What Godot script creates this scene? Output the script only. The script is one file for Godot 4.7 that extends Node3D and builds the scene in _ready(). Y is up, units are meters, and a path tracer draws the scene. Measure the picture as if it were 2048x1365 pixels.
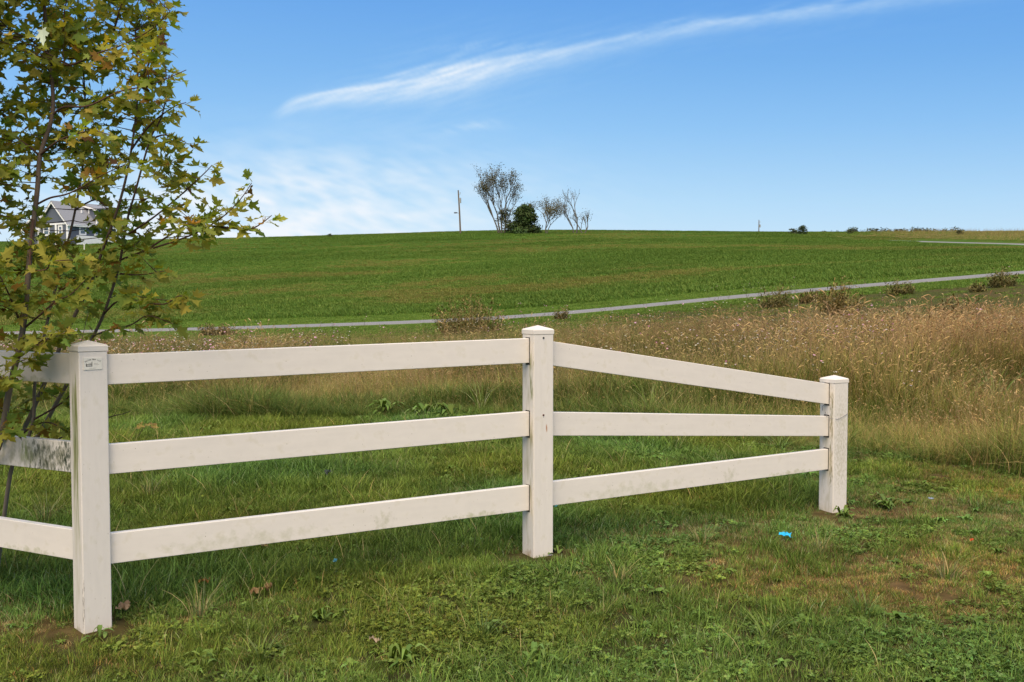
extends Node3D
# A white ranch-rail fence beside a mown lawn, a weedy meadow behind it, a gravel path and a green hill with a few trees.

const CAM_H := 1.5
const F := 2050.0        # focal length for a picture 2048 wide
const YH := 590.0        # row of the true horizon
const PITCH := 0.0451
const PLANE_A := 0.00752

var R := RandomNumberGenerator.new()
var n_big := FastNoiseLite.new()
var n_mid := FastNoiseLite.new()
var n_fine := FastNoiseLite.new()
var hgrid := PackedFloat32Array()
const HT := 73
const HS := 200
const LS0 := -2.0
const LS1 := 3.5
var used_names := {}

# ------------------------------------------------------------------ mesh collector
class MB:
	var v := PackedVector3Array()
	var n := PackedVector3Array()
	var c := PackedColorArray()
	var t := PackedVector2Array()
	var i := PackedInt32Array()
	func vert(p: Vector3, nn: Vector3, cc: Color, uv := Vector2.ZERO) -> int:
		v.append(p); n.append(nn); c.append(cc); t.append(uv)
		return v.size() - 1
	func tri(a: int, b: int, d: int) -> void:
		i.append(a); i.append(b); i.append(d)
	func quad(a: int, b: int, d: int, e: int) -> void:
		i.append(a); i.append(b); i.append(d); i.append(a); i.append(d); i.append(e)
	func flat_quad(p0: Vector3, p1: Vector3, p2: Vector3, p3: Vector3, cc: Color, nn := Vector3.ZERO) -> void:
		var m := nn
		if m == Vector3.ZERO:
			m = (p2 - p0).cross(p1 - p0).normalized()
		quad(vert(p0, m, cc, Vector2(0, 0)), vert(p1, m, cc, Vector2(1, 0)), vert(p2, m, cc, Vector2(1, 1)), vert(p3, m, cc, Vector2(0, 1)))
	func flat_tri(p0: Vector3, p1: Vector3, p2: Vector3, cc: Color, nn: Vector3) -> void:
		tri(vert(p0, nn, cc), vert(p1, nn, cc), vert(p2, nn, cc))
	func box(o: Vector3, s: Vector3, cc: Color, b := Basis.IDENTITY) -> void:
		for ax in 3:
			for sg in [-1.0, 1.0]:
				var nn := Vector3.ZERO
				nn[ax] = sg
				var a := Vector3.ZERO
				a[(ax + 1) % 3] = 1.0
				var e := Vector3.ZERO
				e[(ax + 2) % 3] = 1.0
				var h := s * 0.5
				var k := [nn * h + (-a - e) * h, nn * h + (a - e) * h, nn * h + (a + e) * h, nn * h + (-a + e) * h]
				if sg > 0:
					k.reverse()
				flat_quad(o + b * k[0], o + b * k[1], o + b * k[2], o + b * k[3], cc, b * nn)
	func tube(p: PackedVector3Array, r: PackedFloat32Array, sides: int, cc: Color, cc2 := Color(-1, 0, 0)) -> void:
		var c2 := cc if cc2.r < 0 else cc2
		var last := -1
		var side := Vector3(0.3, 0.1, 1).normalized()
		for k in p.size():
			var d := (p[mini(k + 1, p.size() - 1)] - p[maxi(k - 1, 0)]).normalized()
			side = (side - d * side.dot(d)).normalized()
			var up := d.cross(side)
			var first := v.size()
			var f := float(k) / maxf(1.0, p.size() - 1)
			for q in sides:
				var a := TAU * q / sides
				var nn := side * cos(a) + up * sin(a)
				vert(p[k] + nn * r[k], nn, cc.lerp(c2, f), Vector2(float(q) / sides, f))
			if last >= 0:
				for q in sides:
					var q2 := (q + 1) % sides
					quad(last + q, last + q2, first + q2, first + q)
			last = first
	func mesh() -> ArrayMesh:
		for k in range(0, i.size(), 3):      # the front of every face is the side its normals point to
			var p := v[i[k]]
			if (v[i[k + 2]] - p).cross(v[i[k + 1]] - p).dot(n[i[k]] + n[i[k + 1]] + n[i[k + 2]]) < 0.0:
				var q := i[k + 1]
				i[k + 1] = i[k + 2]
				i[k + 2] = q
		var a := []
		a.resize(Mesh.ARRAY_MAX)
		a[Mesh.ARRAY_VERTEX] = v; a[Mesh.ARRAY_NORMAL] = n; a[Mesh.ARRAY_COLOR] = c; a[Mesh.ARRAY_TEX_UV] = t; a[Mesh.ARRAY_INDEX] = i
		var m := ArrayMesh.new()
		m.add_surface_from_arrays(Mesh.PRIMITIVE_TRIANGLES, a)
		return m

# ------------------------------------------------------------------ scene tree helpers
func numbered(called: String) -> String:
	var k: int = used_names.get(called, 0)
	used_names[called] = k + 1
	return called if k == 0 else "%s_%03d" % [called, k]

func tag(o: Node, label: String, category: String, group := "", kind := "") -> Node:
	if label: o.set_meta("label", label)
	if category: o.set_meta("category", category)
	if group: o.set_meta("group", group)
	if kind: o.set_meta("kind", kind)
	return o

func base(called: String, at: Vector3, turn := 0.0) -> Node3D:
	var o := Node3D.new()
	o.name = numbered(called)
	add_child(o)
	o.position = at
	o.rotation.y = turn
	return o

func obj(called: String, m: Mesh, mat: Material, parent: Node = null, at := Vector3.ZERO) -> MeshInstance3D:
	var o := MeshInstance3D.new()
	o.mesh = m
	o.material_override = mat
	if parent == null:
		o.name = numbered(called)
		add_child(o)
	else:
		o.name = called
		var k := 0
		while parent.has_node(NodePath(String(o.name))):
			k += 1
			o.name = "%s_%03d" % [called, k]
		parent.add_child(o, true)
	o.position = at
	return o

func scatter(called: String, parent: Node, m: Mesh, mat: Material, xf: Array[Transform3D], cols: PackedColorArray) -> void:
	if xf.is_empty(): return
	m.surface_set_material(0, mat)
	var mm := MultiMesh.new()
	mm.transform_format = MultiMesh.TRANSFORM_3D
	mm.use_colors = true
	mm.mesh = m
	mm.instance_count = xf.size()
	for k in xf.size():
		mm.set_instance_transform(k, xf[k])
		mm.set_instance_color(k, cols[k])
	var o := MultiMeshInstance3D.new()
	o.multimesh = mm
	o.name = called
	parent.add_child(o, true)
	o.set_meta("kind", "stuff")

func mat_v(rough := 0.8, back := 0.0, spec := 0.3) -> StandardMaterial3D:
	var m := StandardMaterial3D.new()
	m.vertex_color_use_as_albedo = true
	m.roughness = rough
	m.metallic_specular = spec
	m.cull_mode = BaseMaterial3D.CULL_DISABLED
	if back > 0:
		m.backlight_enabled = true
		m.backlight = Color(back, back, back * 0.6)
	return m

# ------------------------------------------------------------------ camera rays and terrain
func P(u: float, v: float, d: float) -> Vector3:
	var x := (u - 1024.0) / F
	var y := (682.5 - v) / F
	var yy := y * cos(PITCH) - sin(PITCH)
	var zz := cos(PITCH) + y * sin(PITCH)
	return Vector3(x / zz * d, CAM_H + yy / zz * d, -d)

func cr(a: float, b: float, c: float, d: float, f: float) -> float:
	return b + 0.5 * f * (c - a + f * (2.0 * a - 5.0 * b + 4.0 * c - d + f * (3.0 * (b - c) + d - a)))

func row5(r: Array, t: float) -> float:
	var q := clampf(t + 0.5, -0.12, 1.12) * 4.0
	var k := clampi(int(floor(q)), 0, 3)
	var f := q - k
	var g := func(j: int) -> float:
		if j < 0: return 2.0 * r[0] - r[1]
		if j > 4: return 2.0 * r[4] - r[3]
		return r[j]
	return cr(g.call(k - 1), g.call(k), g.call(k + 1), g.call(k + 2), f)

func path_d(t: float) -> float:      # distance of the gravel path, by direction
	var q := clampf(t, -0.62, 0.62)
	return 44.7 - 8.0 * q - 10.7 * q * absf(q)

const ROW_S := [0.16, 0.25, 0.45, 0.7, 1.0, 1.5, 2.2, 3.2, 4.5, 6.0, 9.0, 14.0, 30.0]

func build_heights() -> void:
	var y_rows := [[-0.12, -0.03, 0.05, 0.1, 0.13], [-0.12, -0.02, 0.08, 0.16, 0.22], [-0.15, 0.0, 0.2, 0.45, 0.78], [-0.2, 0.03, 0.35, 0.9, 1.42]]
	var v_rows := [[668.0, 656.0, 635.0, 589.0, 546.0], [606.0, 592.0, 572.0, 541.0, 524.0], [556.0, 540.0, 523.0, 508.0, 507.0], [512.0, 500.0, 487.0, 484.0, 488.0], [486.0, 477.0, 463.5, 466.5, 471.0], [487.0, 480.0, 464.5, 465.5, 462.5], [500.0, 495.0, 480.0, 478.0, 466.0], [490.0, 484.0, 471.0, 469.0, 466.0], [560.0, 560.0, 560.0, 560.0, 560.0]]
	hgrid.resize(HT * HS)
	for a in HT:
		var t := lerpf(-0.62, 0.62, float(a) / (HT - 1))
		var D := path_d(t)
		var ys := []
		for k in ROW_S.size():
			if k < 4: ys.append(row5(y_rows[k], t))
			else: ys.append(CAM_H + (YH - row5(v_rows[k - 4], t)) / F * ROW_S[k] * D)
		var k := 0
		for b in HS:
			var ls := lerpf(LS0, LS1, float(b) / (HS - 1))
			var s := exp(ls)
			while k < ROW_S.size() - 2 and s > ROW_S[k + 1]: k += 1
			if s <= ROW_S[0]:
				hgrid[a * HS + b] = ys[0]
				continue
			if s >= ROW_S[-1]:
				hgrid[a * HS + b] = ys[-1]
				continue
			var h: float = ROW_S[k + 1] - ROW_S[k]
			var f: float = (s - ROW_S[k]) / h
			var sl: float = (ys[k + 1] - ys[k]) / h
			var m0: float = sl
			var m1: float = sl
			if k > 0:
				var p0: float = (ys[k] - ys[k - 1]) / (ROW_S[k] - ROW_S[k - 1])
				m0 = (p0 * h + sl * (ROW_S[k] - ROW_S[k - 1])) / (h + ROW_S[k] - ROW_S[k - 1])
			if k < ROW_S.size() - 2:
				var p1: float = (ys[k + 2] - ys[k + 1]) / (ROW_S[k + 2] - ROW_S[k + 1])
				m1 = (p1 * h + sl * (ROW_S[k + 2] - ROW_S[k + 1])) / (h + ROW_S[k + 2] - ROW_S[k + 1])
			var f2 := f * f
			var f3 := f2 * f
			hgrid[a * HS + b] = ys[k] * (2 * f3 - 3 * f2 + 1) + h * m0 * (f3 - 2 * f2 + f) + ys[k + 1] * (3 * f2 - 2 * f3) + h * m1 * (f3 - f2)

func terr(x: float, d: float) -> float:
	var w := smoothstep(8.0, 16.0, d)
	var near := 0.0
	if w < 1.0:
		var px := clampf(x, -14.0, 14.0) - 0.15
		var q := px * px / (1.0 + px * px / 16.0)
		near = -0.015 + PLANE_A * px + 0.02 * (clampf(d, -20.0, 30.0) - 5.93) - 0.00693 * q
		if w <= 0.0: return near
	var t := clampf(x / d, -0.6199, 0.6199)
	var a := (t + 0.62) / 1.24 * (HT - 1)
	var b := clampf((log(d / path_d(t)) - LS0) / (LS1 - LS0), 0.0, 0.9999) * (HS - 1)
	var ia := int(a)
	var ib := int(b)
	var fa := a - ia
	var fb := b - ib
	var o := ia * HS + ib
	var far := lerpf(lerpf(hgrid[o], hgrid[o + 1], fb), lerpf(hgrid[o + HS], hgrid[o + HS + 1], fb), fa)
	return lerpf(near, far, w)

func on(x: float, d: float, up := 0.0) -> Vector3:
	return Vector3(x, terr(x, d) + up, -d)

func hit(u: float, v: float, d0 := 3.0) -> Vector3:   # where the sight line through a picture point meets the ground
	var d := d0
	while d < 900.0:
		var p := P(u, v, d)
		if p.y <= terr(p.x, d): return Vector3(p.x, terr(p.x, d), -d)
		d *= 1.003
	return P(u, v, 900.0)

func meadow_edge(t: float) -> float:
	var k := clampf(t, -0.62, 0.62)
	var r := [13.0, 12.5, 11.3, 10.0, 8.4]
	return row5(r, k) + n_mid.get_noise_2d(k * 60.0, 7.0) * 0.5

func fence_line(x: float) -> float:
	return 5.93 + 0.5415 * (x - 0.15) if x > -1.99 else 4.8 + 0.52 * (-1.99 - x)

# ------------------------------------------------------------------ sky
func sky_color(el: float, az: float) -> Color:   # degrees; air only
	var e := maxf(el, 0.0)
	var stops := [[0.0, Color(0.80, 0.91, 0.985)], [3.5, Color(0.775, 0.897, 0.985)], [4.9, Color(0.733, 0.878, 0.985)], [9.0, Color(0.588, 0.788, 0.968)], [12.4, Color(0.495, 0.718, 0.942)], [15.7, Color(0.425, 0.660, 0.922)], [30.0, Color(0.31, 0.55, 0.84)], [90.0, Color(0.23, 0.46, 0.75)]]
	var c: Color = stops[-1][1]
	for k in stops.size() - 1:
		if e <= stops[k + 1][0]:
			c = stops[k][1].lerp(stops[k + 1][1], (e - stops[k][0]) / (stops[k + 1][0] - stops[k][0]))
			break
	var left := clampf(-az / 30.0, -1.0, 1.0) * clampf(e / 12.0, 0.0, 1.0) * clampf((60.0 - absf(az)) / 30.0, 0.0, 1.0)
	return c.lerp(Color(0.6, 0.8, 0.99), maxf(0.0, left) * 0.16).lerp(Color(0.25, 0.53, 0.86), maxf(0.0, -left) * 0.16)

func curve_at(pts: Array, x: float) -> float:
	for k in pts.size() - 1:
		if x <= pts[k + 1][0]:
			var f := clampf((x - pts[k][0]) / (pts[k + 1][0] - pts[k][0]), 0.0, 1.0)
			var a: float = pts[maxi(k - 1, 0)][1]
			var d: float = pts[mini(k + 2, pts.size() - 1)][1]
			return cr(a, pts[k][1], pts[k + 1][1], d, f)
	return pts[-1][1]

func cloud_at(u: float, v: float, st: FastNoiseLite) -> float:
	var cv := [[480.0, 262.0], [560.0, 228.0], [600.0, 206.0], [680.0, 190.0], [800.0, 170.0], [920.0, 146.0], [1050.0, 118.0], [1200.0, 88.0], [1400.0, 50.0], [1600.0, 22.0], [1800.0, -2.0], [2100.0, -40.0], [2600.0, -90.0]]
	var am := [[480.0, 0.0], [545.0, 0.05], [590.0, 0.5], [680.0, 0.62], [800.0, 0.78], [930.0, 0.78], [1050.0, 0.56], [1200.0, 0.40], [1400.0, 0.42], [1600.0, 0.42], [1800.0, 0.25], [2300.0, 0.1], [2600.0, 0.0]]
	var wd := [[480.0, 9.0], [600.0, 15.0], [700.0, 22.0], [800.0, 32.0], [900.0, 38.0], [1050.0, 30.0], [1200.0, 24.0], [1400.0, 18.0], [1600.0, 18.0], [2000.0, 18.0]]
	var al := 0.0
	if u > 480.0 and u < 2600.0 and v < 330.0:
		var dv := v - curve_at(cv, u)
		var w := curve_at(wd, u)
		# streaks run with the wisp, a little steeper than it
		var s1 := st.get_noise_2d(u * 0.9, (dv + 0.04 * u) * 9.0)
		var s2 := st.get_noise_2d(u * 2.6 + 900.0, (dv + 0.10 * u) * 20.0)
		var fade := exp(-pow(absf(dv + s1 * 10.0) / (w * (0.62 if dv < 0 else 1.0)), 2.2))
		al += curve_at(am, u) * fade * clampf(0.78 + 0.36 * s1 + 0.24 * s2, 0.2, 1.1)
		# thin torn layer above and below
		al += 0.16 * curve_at(am, u) * exp(-pow((dv - 10.0) / (w * 2.4), 2.0)) * clampf(0.4 + s1 + s2 * 0.6, 0.0, 1.4)
		al += 0.15 * exp(-pow((v - 92.0 + (u - 960.0) * 0.05) / 9.0, 2.0)) * exp(-pow((u - 960.0) / 90.0, 2.0)) * clampf(0.6 + s2, 0.0, 1.0)
	# low veil at the left, with strands that fall to the right
	var q := (v - 0.30 * (u - 500.0))
	var s3 := st.get_noise_2d(u * 1.2 + 300.0, q * 3.4)
	var s4 := st.get_noise_2d(u * 2.2 - 700.0, q * 9.0)
	var s5 := st.get_noise_2d(u * 0.7 + 50.0, (v + 0.1 * u) * 4.0)
	var veil := exp(-pow((u - 560.0) / 430.0, 2.0)) * smoothstep(230.0, 440.0, v) * (1.0 - smoothstep(640.0, 760.0, v))
	al += veil * clampf(0.55 + 0.55 * s3 + 0.35 * s4 + 0.2 * s5, 0.05, 1.0)
	al += 0.30 * smoothstep(330.0, 470.0, v) * exp(-pow((u - 200.0) / 420.0, 2.0))
	al += 0.30 * exp(-pow((v - 262.0 + 14.0 * sin((u - 900.0) / 60.0) ) / 10.0, 2.0)) * exp(-pow((u - 950.0) / 60.0, 2.0)) * clampf(0.6 + s4, 0.0, 1.0)
	al += 0.10 * smoothstep(150.0, 330.0, v) * exp(-pow((u - 620.0) / 330.0, 2.0)) * clampf(0.7 + s5, 0.0, 1.3)
	return clampf(al, 0.0, 0.95)

func make_sky() -> Image:
	var w := 4096
	var h := 2048
	var st := FastNoiseLite.new()
	st.seed = 11
	st.noise_type = FastNoiseLite.TYPE_SIMPLEX_SMOOTH
	st.frequency = 0.006
	st.fractal_octaves = 3
	# whole sky, coarse
	var im := Image.create(256, 128, false, Image.FORMAT_RGB8)
	for y in 128:
		var el := 90.0 - (y + 0.5) / 128.0 * 180.0
		for x in 256:
			var az := fposmod((x + 0.5) / 256.0 * 360.0 + 180.0, 360.0) - 180.0      # the first column looks along -z
			var c := sky_color(el, az) if el > 0 else Color(0.36, 0.40, 0.30)
			if el > 0:
				var k := st.get_noise_2d(cos(deg_to_rad(az)) * 300.0 * cos(deg_to_rad(el)) , sin(deg_to_rad(az)) * 130.0 * cos(deg_to_rad(el)) + el * 3.0)
				var a := clampf(0.55 + k * 0.8, 0.1, 0.9) * smoothstep(20.0, 48.0, el) + 0.25 * smoothstep(25.0, 0.0, el) * smoothstep(35.0, 80.0, absf(az))
				c = c.lerp(Color(0.95, 0.97, 1.0), a)
			im.set_pixel(x, y, c)
	im.resize(w, h, Image.INTERPOLATE_CUBIC)
	# the part in view, fine: rows up to 24 degrees high, 40 degrees to either side
	for y in range(int((90.0 - 24.0) / 180.0 * h), h / 2):
		var el := 90.0 - (y + 0.5) / h * 180.0
		var rise := smoothstep(24.0, 19.0, el)
		for xx in range(int(-42.0 / 360.0 * w), int(42.0 / 360.0 * w)):
			var az := (xx + 0.5) / w * 360.0
			var x := posmod(xx, w)
			var ra := deg_to_rad(az)
			var u := 1024.0 + F * tan(ra)
			var tv := tan(deg_to_rad(el)) / cos(ra)
			# row of the picture, with the camera's tilt
			var v := 682.5 - F * (tv + tan(PITCH)) / (1.0 - tv * tan(PITCH))
			var edge := rise * smoothstep(42.0, 36.0, absf(az))
			var c := sky_color(el, az)
			var a := cloud_at(u, v, st)
			c = c.lerp(Color(0.955, 0.975, 1.0), a)
			im.set_pixel(x, y, im.get_pixel(x, y).lerp(c, edge))
	return im

# ------------------------------------------------------------------ plant meshes
const G1 := Color(0.120, 0.188, 0.034)
const G2 := Color(0.165, 0.230, 0.050)
const G3 := Color(0.074, 0.140, 0.028)
const STRAW := Color(0.40, 0.315, 0.145)
const TAN := Color(0.29, 0.20, 0.080)

func rv(a: float, b: float) -> float:
	return R.randf_range(a, b)

func blade(m: MB, p: Vector3, az: float, h: float, lean: float, w: float, c0: Color, c1: Color, segs := 3) -> void:
	var o := Vector3(cos(az), 0, sin(az))
	var tw := az + rv(0.9, 2.2)
	var s := Vector3(cos(tw), 0, sin(tw))
	var pa := -1
	var pb := -1
	for k in segs + 1:
		var f := float(k) / segs
		var droop := lean * f * f
		var q := p + o * droop + Vector3(0, h * (f - 0.32 * f * f * minf(1.6, lean / maxf(h, 0.001))), 0)
		var c := c0.lerp(c1, f)
		var nn := s.cross(o * (2.0 * lean * f) + Vector3(0, h * (1.0 - 0.64 * f * minf(1.6, lean / maxf(h, 0.001))), 0)).normalized()
		if nn.y < 0.0: nn = -nn
		if k == segs:
			var tip := m.vert(q, nn, c)
			m.tri(pa, pb, tip)
		else:
			var ww := w * (1.0 - 0.65 * f)
			var a := m.vert(q - s * ww, nn, c)
			var b := m.vert(q + s * ww, nn, c)
			if pa >= 0: m.quad(pa, pb, b, a)
			pa = a
			pb = b

func jit(c: Color, k := 0.25) -> Color:
	var f := 1.0 + rv(-k, k)
	return Color(c.r * f * (1.0 + rv(-0.12, 0.12)), c.g * f, c.b * f * (1.0 + rv(-0.2, 0.2)))

func lawn_tuft(blades: int, rad: float, h0: float, h1: float, dry: float) -> ArrayMesh:
	var m := MB.new()
	var lay := rv(0, TAU)
	for k in blades:
		var a := rv(0, TAU)
		var r := rad * sqrt(R.randf())
		var h := rv(h0, h1)
		var c := jit([G1, G2, G3][R.randi() % 3], 0.38)
		var tip := c.lerp(Color(0.16, 0.19, 0.05), 0.3)
		if R.randf() < 0.06:
			c = jit(Color(0.32, 0.34, 0.17))
			tip = c
		if R.randf() < dry:
			c = jit([STRAW, TAN][R.randi() % 2])
			tip = c
			h *= 0.7
		blade(m, Vector3(cos(a) * r, -0.012, sin(a) * r), (a if R.randf() < 0.45 else lay + rv(-1.1, 1.1)), h + 0.012, h * rv(0.2, 1.2), rv(0.0013, 0.0026), c, tip)
	return m.mesh()

func leaf_patch(m: MB, c: Vector3, nrm: Vector3, along: Vector3, l: float, w: float, col: Color) -> void:   # an oval leaf of six triangles, cupped
	var s := along.cross(nrm).normalized()
	var o := m.vert(c, nrm, col)
	var ring := []
	for k in 6:
		var a := TAU * k / 6.0
		ring.append(m.vert(c + along * (cos(a) * l * 0.5) + s * (sin(a) * w * 0.5) + nrm * (0.12 * w * absf(sin(a))), (nrm + s * (sin(a) * 0.4)).normalized(), col))
	for k in 6:
		m.tri(o, ring[k], ring[(k + 1) % 6])

func clover_tuft(count: int, rad: float) -> ArrayMesh:
	var m := MB.new()
	for k in count:
		var a := rv(0, TAU)
		var r := rad * sqrt(R.randf())
		var h := rv(0.008, 0.042)
		var p := Vector3(cos(a) * r, h, sin(a) * r)
		var nn := Vector3(rv(-0.6, 0.6), 1.0, rv(-0.6, 0.6)).normalized()
		var c := jit(Color(0.118, 0.168, 0.038), 0.45)
		blade(m, Vector3(p.x * 0.8, -0.01, p.z * 0.8), a, h + 0.008, r * 0.2, 0.0008, c, c, 2)
		var size := rv(0.007, 0.017)
		var t0 := rv(0, TAU)
		for q in 3:
			var d := Vector3(cos(t0 + q * TAU / 3), 0, sin(t0 + q * TAU / 3))
			d = (d - nn * d.dot(nn)).normalized()
			leaf_patch(m, p + d * size * 0.55, (nn + d * 0.25).normalized(), d, size, size * 0.95, jit(c, 0.12))
	return m.mesh()

func long_leaf(m: MB, p: Vector3, az: float, l: float, w: float, rise: float, col: Color, wav := 0.0) -> void:   # a broad arching leaf with a midrib
	var o := Vector3(cos(az), 0, sin(az))
	var s := Vector3(-sin(az), 0, cos(az))
	var prev := []
	var ph := rv(0, TAU)
	for k in 7:
		var f := k / 6.0
		var q := p + o * (l * f * (0.65 + 0.35 * f)) + Vector3(0, rise * sin(f * 2.5) + 0.003, 0)
		var ww := w * sin(PI * pow(0.04 + 0.96 * f, 0.75)) * 0.5 + 0.001
		var e := wav * sin(f * 14.0 + ph)
		var nn := (Vector3.UP + o * (f * 0.9 - 0.5)).normalized()
		var row := [m.vert(q - s * ww + Vector3(0, ww * 0.35 + e, 0), (nn + s * 0.35).normalized(), col), m.vert(q, nn, col * 1.12), m.vert(q + s * ww + Vector3(0, ww * 0.35 - e, 0), (nn - s * 0.35).normalized(), col)]
		if k:
			m.quad(prev[0], prev[1], row[1], row[0])
			m.quad(prev[1], prev[2], row[2], row[1])
		prev = row

func rosette(count: int, l: float, w: float) -> ArrayMesh:
	var m := MB.new()
	for k in count:
		long_leaf(m, Vector3.ZERO, TAU * k / count + rv(-0.4, 0.4), l * rv(0.6, 1.1), w * rv(0.7, 1.1), l * rv(0.12, 0.45), jit(Color(0.12, 0.19, 0.045), 0.25), w * 0.06)
	return m.mesh()

func dock_mesh(count: int, l: float) -> ArrayMesh:
	var m := MB.new()
	for k in count:
		long_leaf(m, Vector3(rv(-0.04, 0.04), 0, rv(-0.04, 0.04)), rv(0, TAU), l * rv(0.35, 0.85), l * rv(0.14, 0.24), l * rv(0.12, 0.6), jit(Color(0.125, 0.19, 0.05), 0.3), l * 0.02)
	return m.mesh()

func tussock_mesh(count: int, h0: float, h1: float, rad: float, cols: Array, wd := 0.0025, lean := 0.8) -> ArrayMesh:
	var m := MB.new()
	for k in count:
		var a := rv(0, TAU)
		var r := rad * sqrt(R.randf())
		var h := rv(h0, h1)
		var c := jit(cols[R.randi() % cols.size()], 0.22)
		blade(m, Vector3(cos(a) * r, -0.02, sin(a) * r), a + rv(-0.7, 0.7), h, h * rv(0.15, 1.2) * lean, wd * rv(0.6, 1.25), c, c.lerp(Color(0.2, 0.2, 0.08), 0.25), 4)
	return m.mesh()

func meadow_mesh(kind: int) -> ArrayMesh:
	var m := MB.new()
	var OL := Color(0.23, 0.215, 0.065)
	var RU := Color(0.36, 0.215, 0.085)
	var pal := [[G1, G2, G3, OL, STRAW], [OL, G1, G2, TAN, STRAW], [STRAW, Color(0.33, 0.26, 0.10), G1, G2, OL], [RU, Color(0.27, 0.21, 0.07), STRAW, G1, OL]]
	var cols: Array = pal[kind]
	for k in 40:
		var a := rv(0, TAU)
		var r := 0.19 * sqrt(R.randf())
		var h := rv(0.22, 0.75)
		var c := jit(cols[R.randi() % 5], 0.38)
		blade(m, Vector3(cos(a) * r, -0.02, sin(a) * r), rv(0, TAU), h, h * rv(0.15, 1.25), rv(0.0016, 0.0038), c, c.lerp(Color(0.3, 0.24, 0.1), 0.25), 4)
	for k in (5 if kind > 0 else 2):      # stalks that end in a seed head
		var a := rv(0, TAU)
		var p := Vector3(cos(a) * 0.15 * R.randf(), 0, sin(a) * 0.15 * R.randf())
		var h := rv(0.5, 0.95)
		var out := Vector3(cos(a), 0, sin(a)) * h * rv(0.05, 0.3)
		var c := jit([STRAW, Color(0.25, 0.16, 0.07), Color(0.3, 0.2, 0.1)][R.randi() % 3], 0.2)
		m.tube(PackedVector3Array([p, p + out * 0.4 + Vector3(0, h * 0.6, 0), p + out + Vector3(0, h, 0)]), PackedFloat32Array([0.0016, 0.0013, 0.001]), 3, c)
		var head := p + out + Vector3(0, h, 0)
		var bend := (out * 0.9 + Vector3(0, h * 0.12, 0)).normalized() * rv(0.04, 0.075)
		m.tube(PackedVector3Array([head, head + bend * 0.35, head + bend * 0.75 + Vector3(0, -0.004, 0), head + bend + Vector3(0, -0.012, 0)]), PackedFloat32Array([0.0015, 0.0055, 0.0048, 0.0008]), 4, c * 1.1)
	return m.mesh()

func flower_mesh(petal: Color, heads: int) -> ArrayMesh:
	var m := MB.new()
	var stem := Color(0.11, 0.12, 0.04)
	var h := rv(0.55, 0.8)
	var lean := Vector3(rv(-0.12, 0.12), 0, rv(-0.12, 0.12))
	m.tube(PackedVector3Array([Vector3.ZERO, lean * 0.4 + Vector3(0, h * 0.5, 0), lean + Vector3(0, h * 0.8, 0)]), PackedFloat32Array([0.0025, 0.002, 0.0012]), 3, stem)
	for k in heads:
		var f := rv(0.45, 0.8)
		var a := rv(0, TAU)
		var b0 := lean * f * f + Vector3(0, h * f, 0)
		var tip := b0 + Vector3(cos(a) * rv(0.05, 0.2), rv(0.08, 0.26), sin(a) * rv(0.05, 0.2))
		m.tube(PackedVector3Array([b0, b0.lerp(tip, 0.6) + Vector3(0, -0.01, 0), tip]), PackedFloat32Array([0.0014, 0.0011, 0.0009]), 3, stem)
		var nn := Vector3(rv(-0.7, 0.7), 1, rv(-0.7, 0.7)).normalized()
		var d := nn.cross(Vector3(1, 0, 0.2)).normalized()
		var size := rv(0.009, 0.016)
		m.tube(PackedVector3Array([tip, tip + nn * 0.008]), PackedFloat32Array([0.003, 0.005]), 5, Color(0.12, 0.1, 0.04))
		for q in 7:
			var e := d.rotated(nn, TAU * q / 7.0)
			var s := nn.cross(e)
			var c := jit(petal, 0.12)
			m.flat_tri(tip + nn * 0.008, tip + nn * 0.013 + e * size + s * size * 0.34, tip + nn * 0.013 + e * size - s * size * 0.34, c, (nn + e * 0.2).normalized())
		for q in 2:
			leaf_patch(m, b0.lerp(tip, rv(0.1, 0.6)), Vector3.UP, Vector3(cos(a + q), 0.3, sin(a + q)).normalized(), 0.05, 0.012, jit(Color(0.09, 0.12, 0.04)))
	return m.mesh()

func far_clump(kind: int) -> ArrayMesh:      # a metre of rough pasture for the hill
	var m := MB.new()
	var cols: Array = [[G1, G3, G2], [G3, Color(0.075, 0.15, 0.025), G1], [Color(0.20, 0.19, 0.055), G1, Color(0.25, 0.19, 0.07)]][kind]
	for k in 70:
		var a := rv(0, TAU)
		var r := 0.6 * sqrt(R.randf())
		var h := rv(0.07, 0.24)
		var c := jit(cols[R.randi() % 3], 0.25)
		blade(m, Vector3(cos(a) * r, -0.03, sin(a) * r), rv(0, TAU), h, h * rv(0.3, 1.3), rv(0.008, 0.02), c, c.lerp(Color(0.15, 0.18, 0.05), 0.3), 2)
	return m.mesh()

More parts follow.
